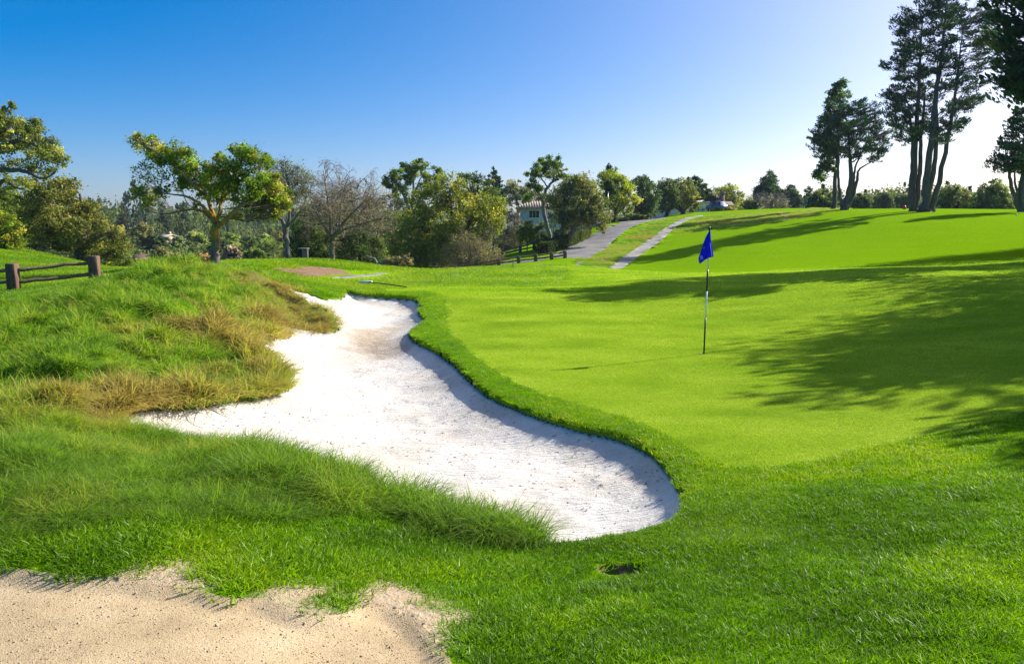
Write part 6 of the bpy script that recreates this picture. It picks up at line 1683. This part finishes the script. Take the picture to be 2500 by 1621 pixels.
# low wall beside the upper drive, clipped hedges, garden shrubs
p = foot(1379, 99)
b = empty('garden_wall', tuple(p), 'low dark wall with a pale coping left of the road bend', 'wall')
mb = MB(); mb.box((0, 0, .3), (1.75, .35, .9), .05); mb.build('wall_face', simple_mat('dark_block', (.035, .035, .04), .9, 3, .3, .3, .02), b)
mb = MB(); mb.box((0, 0, .79), (1.85, .45, .08), .05); mb.build('coping', M_CART, b)
mb = MB(); mb.box((-.35, .3, 1.05), (.1, .1, .6)); mb.build('post', M_WHITE, b)
def hedge(label, ua, va, ub, vb, Ya, Yb, hgt, wid, seed, cols):
    A = foot(ua, Ya); Bq = foot(ub, Yb); g = np.random.default_rng(seed)
    r = empty('clipped_hedge', tuple(A), label, 'hedge', 'hedges along the road')
    dv = Bq - A; L = np.linalg.norm(dv[:2]); ax = dv / L; side = np.array([-ax[1], ax[0], 0])
    n = 6500
    t = g.uniform(0, 1, n); a_ = g.uniform(-1, 1, n); c_ = g.uniform(0, 1, n)
    f_ = g.integers(0, 4, n)
    a_ = np.where(f_ == 0, -1 + g.uniform(0, .25, n), np.where(f_ == 1, 1 - g.uniform(0, .25, n), a_)); c_ = np.where(f_ == 2, 1 - g.uniform(0, .15, n), c_)
    lump = 1 + .12 * (fbm(t * 6, a_ + 3, seed, 3) - .5) * 2
    C = dv[None] * t[:, None] + side[None] * (a_ * wid / 2)[:, None] * lump[:, None] + np.array([0, 0, 1.0]) * (c_ * hgt * lump)[:, None]
    Nn = unit(side[None] * np.where(np.abs(a_) > .7, np.sign(a_), 0)[:, None] + np.array([0, 0, 1.0]) * (c_ > .8)[:, None] + g.normal(0, .5, (n, 3)))
    Ls = .13 * g.uniform(.6, 1.3, n)
    V, q = leaf_faces(C, unit(g.normal(0, 1, (n, 3))), Nn, Ls, Ls * .6)
    me = mesh_from('foliage', V, q, [M_LEAF])
    mixv = g.uniform(0, 1, (n, 1)); H = np.repeat((np.array(cols[0]) * (1 - mixv) + np.array(cols[1]) * mixv) * np.exp(g.normal(0, .2, (n, 1))), 4, 0)
    set_attr(me, 'hue', np.concatenate([H, np.ones((len(H), 1))], 1), 'FLOAT_COLOR')
    link('foliage', me, r)
    w = Wood()
    for t in np.linspace(.05, .95, 8):
        c0 = dv * t; w.tube(np.array([c0 + [0, 0, -.2], c0 + [.05, 0, hgt * .4], c0 + [0, .05, hgt * .75]]), np.array([.05, .035, .015]), 5)
    me = mesh_from('stems', np.concatenate(w.V), np.concatenate(w.Q), [B_OAK], True); link('stems', me, r)['kind'] = 'stuff'
hedge('lowest of the clipped hedges, dark green, beside the rail fence', 1262, 0, 1300, 0, 74, 78, 1.15, 1.2, 421, [(.03, .055, .016), (.065, .10, .022)])
hedge('middle clipped hedge along the left side of the road', 1302, 0, 1334, 0, 78.5, 84, 1.25, 1.2, 422, [(.045, .075, .018), (.085, .115, .022)])
hedge('upper clipped hedge with yellow-green top at the road bend', 1338, 0, 1362, 0, 85, 91, 1.25, 1.3, 423, [(.06, .09, .018), (.13, .15, .025)])
grow('citrus_tree', 'small yellow-green tree in the garden before the cream house', 'tree', 80.0, (1226, 588), [[(1226, 590, .08), (1225, 570, .06), (1224, 545, .03)]],
     [(1198, 550), (1205, 535), (1218, 515), (1228, 505), (1238, 525), (1248, 545), (1240, 562), (1222, 570), (1206, 562)], 18, 9, 3600, .17, G_YEL, B_OAK, seed=431)
grow('shrub', 'dense dark garden shrubs covering the foot of the cream house', 'bush', 88.0, (1235, 572), [[(1235, 574, .08), (1238, 550, .06), (1240, 535, .03)]],
     [(1204, 575), (1203, 540), (1212, 520), (1228, 526), (1245, 518), (1262, 512), (1280, 520), (1285, 572)], 20, 11, 6000, .16, dk, B_OAK, seed=437)
grow('shrub', 'dark garden bush between the small yellow-green tree and the hedge', 'bush', 79.0, (1258, 590), [[(1258, 590, .07), (1258, 570, .05), (1258, 560, .03)]],
     [(1236, 592), (1240, 560), (1255, 545), (1275, 555), (1284, 585)], 14, 9, 4000, .15, dk, B_OAK, seed=432)
grow('shrub', 'dark foliage filling the gap behind the clipped hedge and pale stems', 'bush', 88.0, (1320, 575), [[(1320, 575, .1), (1322, 555, .07), (1322, 535, .03)]],
     [(1275, 572), (1280, 540), (1310, 522), (1350, 520), (1362, 545), (1340, 565)], 20, 13, 7000, .17, dk, B_OAK, seed=433)
grow('shrub', 'yellow-green bush at the foot of the round tree by the road', 'bush', 100.0, (1405, 528), [[(1405, 529, .05), (1405, 520, .04), (1405, 512, .02)]],
     [(1396, 530), (1396, 512), (1405, 503), (1416, 510), (1420, 528)], 8, 6, 1600, .18, G_YEL, B_OAK, seed=434)
grow('shrub', 'dark roadside bushes below the dark upright oak', 'bush', 108.0, (1470, 516), [[(1470, 517, .08), (1472, 508, .06), (1474, 498, .03)]],
     [(1432, 522), (1440, 508), (1465, 500), (1500, 500), (1528, 500), (1530, 507), (1490, 512), (1450, 520)], 18, 8, 4500, .2, dk, B_OAK, seed=435)
grow('shrub', 'dry golden brush in front of the brown house', 'bush', 134.0, (1694, 492), [[(1694, 493, .06), (1694, 486, .04), (1694, 481, .02)]],
     [(1676, 492), (1684, 482), (1700, 480), (1712, 484), (1716, 492)], 10, 5, 1600, .22, [(.20, .16, .05), (.26, .20, .08)], B_OAK, seed=436)

# car and golfer beside the brown house
def car(label, P, rz, paint):
    r = empty('parked_car', tuple(P), label, 'car'); r.rotation_euler = (0, 0, rz)
    prof = [(-2.1, .35), (-2.15, .7), (-2.05, .9), (-1.55, .98), (-1.1, 1.5), (.35, 1.55), (1.0, 1.05), (1.9, .92), (2.15, .7), (2.12, .35)]
    V = []; n = len(prof)
    for sy, ins in ((-.86, 0), (.86, 0)):
        V += [(a_, sy * (1 - .16 * max(0, (c_ - .95)) / .6), c_) for a_, c_ in prof]
    Fs = [list(range(n)), list(range(2 * n - 1, n - 1, -1))] + [[i_, n + i_, n + (i_ + 1) % n, (i_ + 1) % n] for i_ in range(n)]
    mb = MB(); mb.add(V, Fs); mb.build('body', paint, r)
    for sy in (-1, 1):
        mb = MB()
        a_ = [(-1.42, .735 * sy, 1.05), (.78, .775 * sy, 1.05), (.30, .72 * sy, 1.47), (-1.05, .71 * sy, 1.45)]
        a_ = [(x_, y_ * 1.16, z_) for x_, y_, z_ in a_]
        b_ = [(x_, y_ - .06 * sy, z_) for x_, y_, z_ in a_]
        mb.add(a_ + b_, [[0, 1, 2, 3], [7, 6, 5, 4], [0, 4, 5, 1], [1, 5, 6, 2], [2, 6, 7, 3], [3, 7, 4, 0]])
        mb.build('side_window', M_GLASS, r)
    for x_ in (-1.35, 1.35):
        for sy in (-.8, .8):
            mb = MB(); mb.tube([np.array([x_, sy - .1, .33]), np.array([x_, sy + .1, .33])], [.33, .33], 14); w_ = mb.build('wheel', M_BLACK, r)
            mb = MB(); mb.tube([np.array([x_, sy - .11, .33]), np.array([x_, sy + .11, .33])], [.19, .19], 10); mb.build('rim', M_STEEL, w_)
    for sy in (-.6, .6):
        mb = MB(); mb.box((2.13, sy, .74), (.06, .3, .14)); mb.build('headlight', M_WHITE, r)
    return r
p = foot(1661, 124)
car('small blue-grey car parked by the brown house', p, 1.75, simple_mat('blue_grey_paint', (.11, .15, .27), .3, 3, .1, 0, metallic=.3))
p = at(1671.5, 480, 122); p[2] = gz(p[0], p[1])
def person(label, P, hgt, top_m, leg_m, skin_m, rz=0):
    r = empty('person', tuple(P), label, 'person'); r.rotation_euler = (0, 0, rz)
    k_ = hgt / 1.75
    pts = [(0, 0, .95), (0, 0, 1.15), (0, 0, 1.38), (0, 0, 1.5), (0, .02, 1.62), (0, .02, 1.74), (.17, 0, 1.40), (.22, .02, 1.15), (.21, -.08, .93), (-.17, 0, 1.40), (-.22, .02, 1.15), (-.21, -.08, .93), (.09, 0, .88), (.1, -.02, .48), (.1, .02, .06), (.1, -.14, .03), (-.09, 0, .88), (-.1, -.02, .48), (-.1, .02, .06), (-.1, -.14, .03)]
    ed = [(0, 1), (1, 2), (2, 3), (3, 4), (4, 5), (2, 6), (6, 7), (7, 8), (2, 9), (9, 10), (10, 11), (0, 12), (12, 13), (13, 14), (14, 15), (0, 16), (16, 17), (17, 18), (18, 19)]
    rad = [.14, .135, .15, .06, .095, .07, .065, .05, .035, .065, .05, .035, .09, .06, .045, .035, .09, .06, .045, .035]
    me = bpy.data.meshes.new('body'); me.from_pydata([tuple(np.array(p_) * k_) for p_ in pts], ed, []); me.materials.append(leg_m); me.materials.append(top_m); me.materials.append(skin_m)
    o = link('body', me, r)
    sk = o.modifiers.new('skin', 'SKIN')
    for v_, r_ in zip(me.skin_vertices[0].data, rad): v_.radius = (r_ * k_, r_ * k_ * .8)
    me.skin_vertices[0].data[0].use_root = True
    o.modifiers.new('sub', 'SUBSURF').levels = 1
    dg = bpy.context.evaluated_depsgraph_get(); ev = bpy.data.meshes.new_from_object(o.evaluated_get(dg)); o.modifiers.clear()
    ev.materials.clear()
    for m_ in (leg_m, top_m, skin_m): ev.materials.append(m_)
    for pl in ev.polygons:
        z_ = pl.center.z / k_; pl.material_index = 2 if z_ > 1.5 or (z_ < 1.0 and abs(pl.center.x) > .18 * k_) else (1 if z_ > .93 else 0)
        pl.use_smooth = True
    o.data = ev
    mb = MB(); mb.tube([np.array([0, .02, z_]) * k_ for z_ in (1.68, 1.72, 1.78, 1.81)], [.105 * k_, .11 * k_, .085 * k_, .02], 10); mb.build('cap', leg_m, r)
    return r
person('person in a navy jacket and dark trousers standing beside the small car', p, 1.75, simple_mat('navy_cloth', (.02, .03, .11), .8, 20, .2, 0), simple_mat('dark_cloth', (.02, .02, .025), .8, 20, .2, 0), simple_mat('skin', (.42, .26, .19), .6, 20, .1, 0), 2.2)

# utility poles and wires
def upole(label, u, v_top, Y, arm_w, base_v=520, second=False):
    p = foot(u, Y); t = at(u, v_top, Y); hh = t[2] - p[2]
    r = empty('utility_pole', tuple(p), label, 'utility pole', 'utility poles')
    mb = MB(); mb.tube([np.array([0, 0, z]) for z in (-.3, hh * .5, hh + .3)], [.17, .14, .11], 8); mb.build('pole', M_GREYWOOD, r)
    mb = MB(); mb.box((0, -.16, hh), (arm_w, .12, .16)); a_ = mb.build('crossarm', M_GREYWOOD, r)
    for q_ in (-.46, -.2, .2, .46):
        mb = MB(); mb.tube([np.array([arm_w * q_, -.16, hh + z]) for z in (.08, .15, .24)], [.04, .07, .05], 6); mb.build('insulator', M_STEEL, a_)
    return t
upole('utility pole with one wide crossarm above the right-hand oaks', 2270, 431, 165, 1.9)
upole('smaller utility pole left of the wide-armed pole above the oaks', 2261, 438, 185, 1.1)
ta = upole('grey utility pole far down in the valley right of the broad oak', 306, 531, 200, 2.4)
tb = upole('grey utility pole in the valley left of the lichened trunk', 484, 549, 200, 2.4)
wires = MB()
for q_ in (-.9, 0, .9):
    t = np.linspace(-1.2, 1, 40)[:, None]
    P = ta + (tb - ta) * t + np.array([0, q_ * .4, q_ * .6])
    P[:, 2] -= (1 - (2 * (t[:, 0] % 1) - 1) ** 2) * .9
    wires.tube(P, [.035] * 40, 4)
tag(wires.build('power_line', M_STEEL), 'thin grey power lines strung across the valley at the left', 'power line')
p = foot(1411, 97)
b = empty('lamp_post', tuple(p), 'slim pale post beside the yellow-green round tree', 'post')
tz = at(1411, 448, 97)[2] - p[2]
mb = MB(); mb.tube([np.array([0, 0, z]) for z in (-.2, tz * .5, tz)], [.07, .055, .045], 8); mb.build('post', M_STEEL, b)
mb = MB(); mb.box((0, 0, tz + .06), (.16, .16, .14), 0, .6, .02); mb.build('finial', M_STEEL, b)

# roofs down the valley
def cottage(label, u0, u1, v_eave, v_ridge, Y, roof, wall, hgt=3.0):
    A = at(u0, v_eave, Y); Bq = at(u1, v_eave, Y); zr = at(u0, v_ridge, Y)[2]
    r = empty('house', (A[0], A[1], A[2] - hgt), label, 'house')
    L = Bq[0] - A[0]
    mb = gwall(MB(), 0, L, 0, 6, hgt, zr - A[2] + hgt - .2, 'x'); mb.build('wall', wall, r)
    mb = gable(MB(), 0, L, 0, 6, hgt, zr - A[2] + hgt, 'x', .5, .2); mb.build('roof', roof, r)
    mb = MB(); mb.box((L * .8, 3, zr - A[2] + hgt + .35), (.6, .6, 1.0)); mb.build('chimney', wall, r)
    window(r, L * .3, -.03, hgt * .5, 1.2, 1.1, M_WHITE, 2)
    return r
cottage('reddish-brown roofed cottage down in the hollow right of the broad oak', 303, 352, 613, 597, 105, M_REDROOF, M_BEIGE)
cottage('tiny white-walled house in the valley below the dark redwood', 371, 387, 551, 546.5, 215, M_TILE, M_BEIGE, 1.0)
p = foot(336, 60); p[2] = at(336, 625, 60)[2]
b = empty('shelter', tuple(p), 'small dark shed with a white roof edge in the hollow below the brown roof', 'shed')
mb = gwall(MB(), -.4, .4, -.4, .5, .32, .46, 'x'); mb.build('wall', M_DARKWOOD, b)
mb = gable(MB(), -.4, .4, -.4, .5, .34, .48, 'x', .08, .05); mb.build('roof', M_WHITE, b)

# ---------------------------------------------------------------- the air: thin haze over the whole place
mh = bpy.data.materials.new('haze'); mh.use_nodes = True
nt = mh.node_tree
for n_ in list(nt.nodes):
    if n_.type != 'OUTPUT_MATERIAL': nt.nodes.remove(n_)
pv = N(nt, 'ShaderNodeVolumePrincipled')
pv.inputs['Color'].default_value = (.62, .80, 1.0, 1)
pv.inputs['Density'].default_value = .00014
pv.inputs['Anisotropy'].default_value = .2
nt.links.new(pv.outputs[0], nt.nodes['Material Output'].inputs['Volume'])
zl = float(min(Z.min(), -30)) - 1.0
mb = MB(); mb.box((0, 0, (zl + 40) / 2), (18400, 18400, 40 - zl))
hz = mb.build('haze', mh); hz['kind'] = 'stuff'
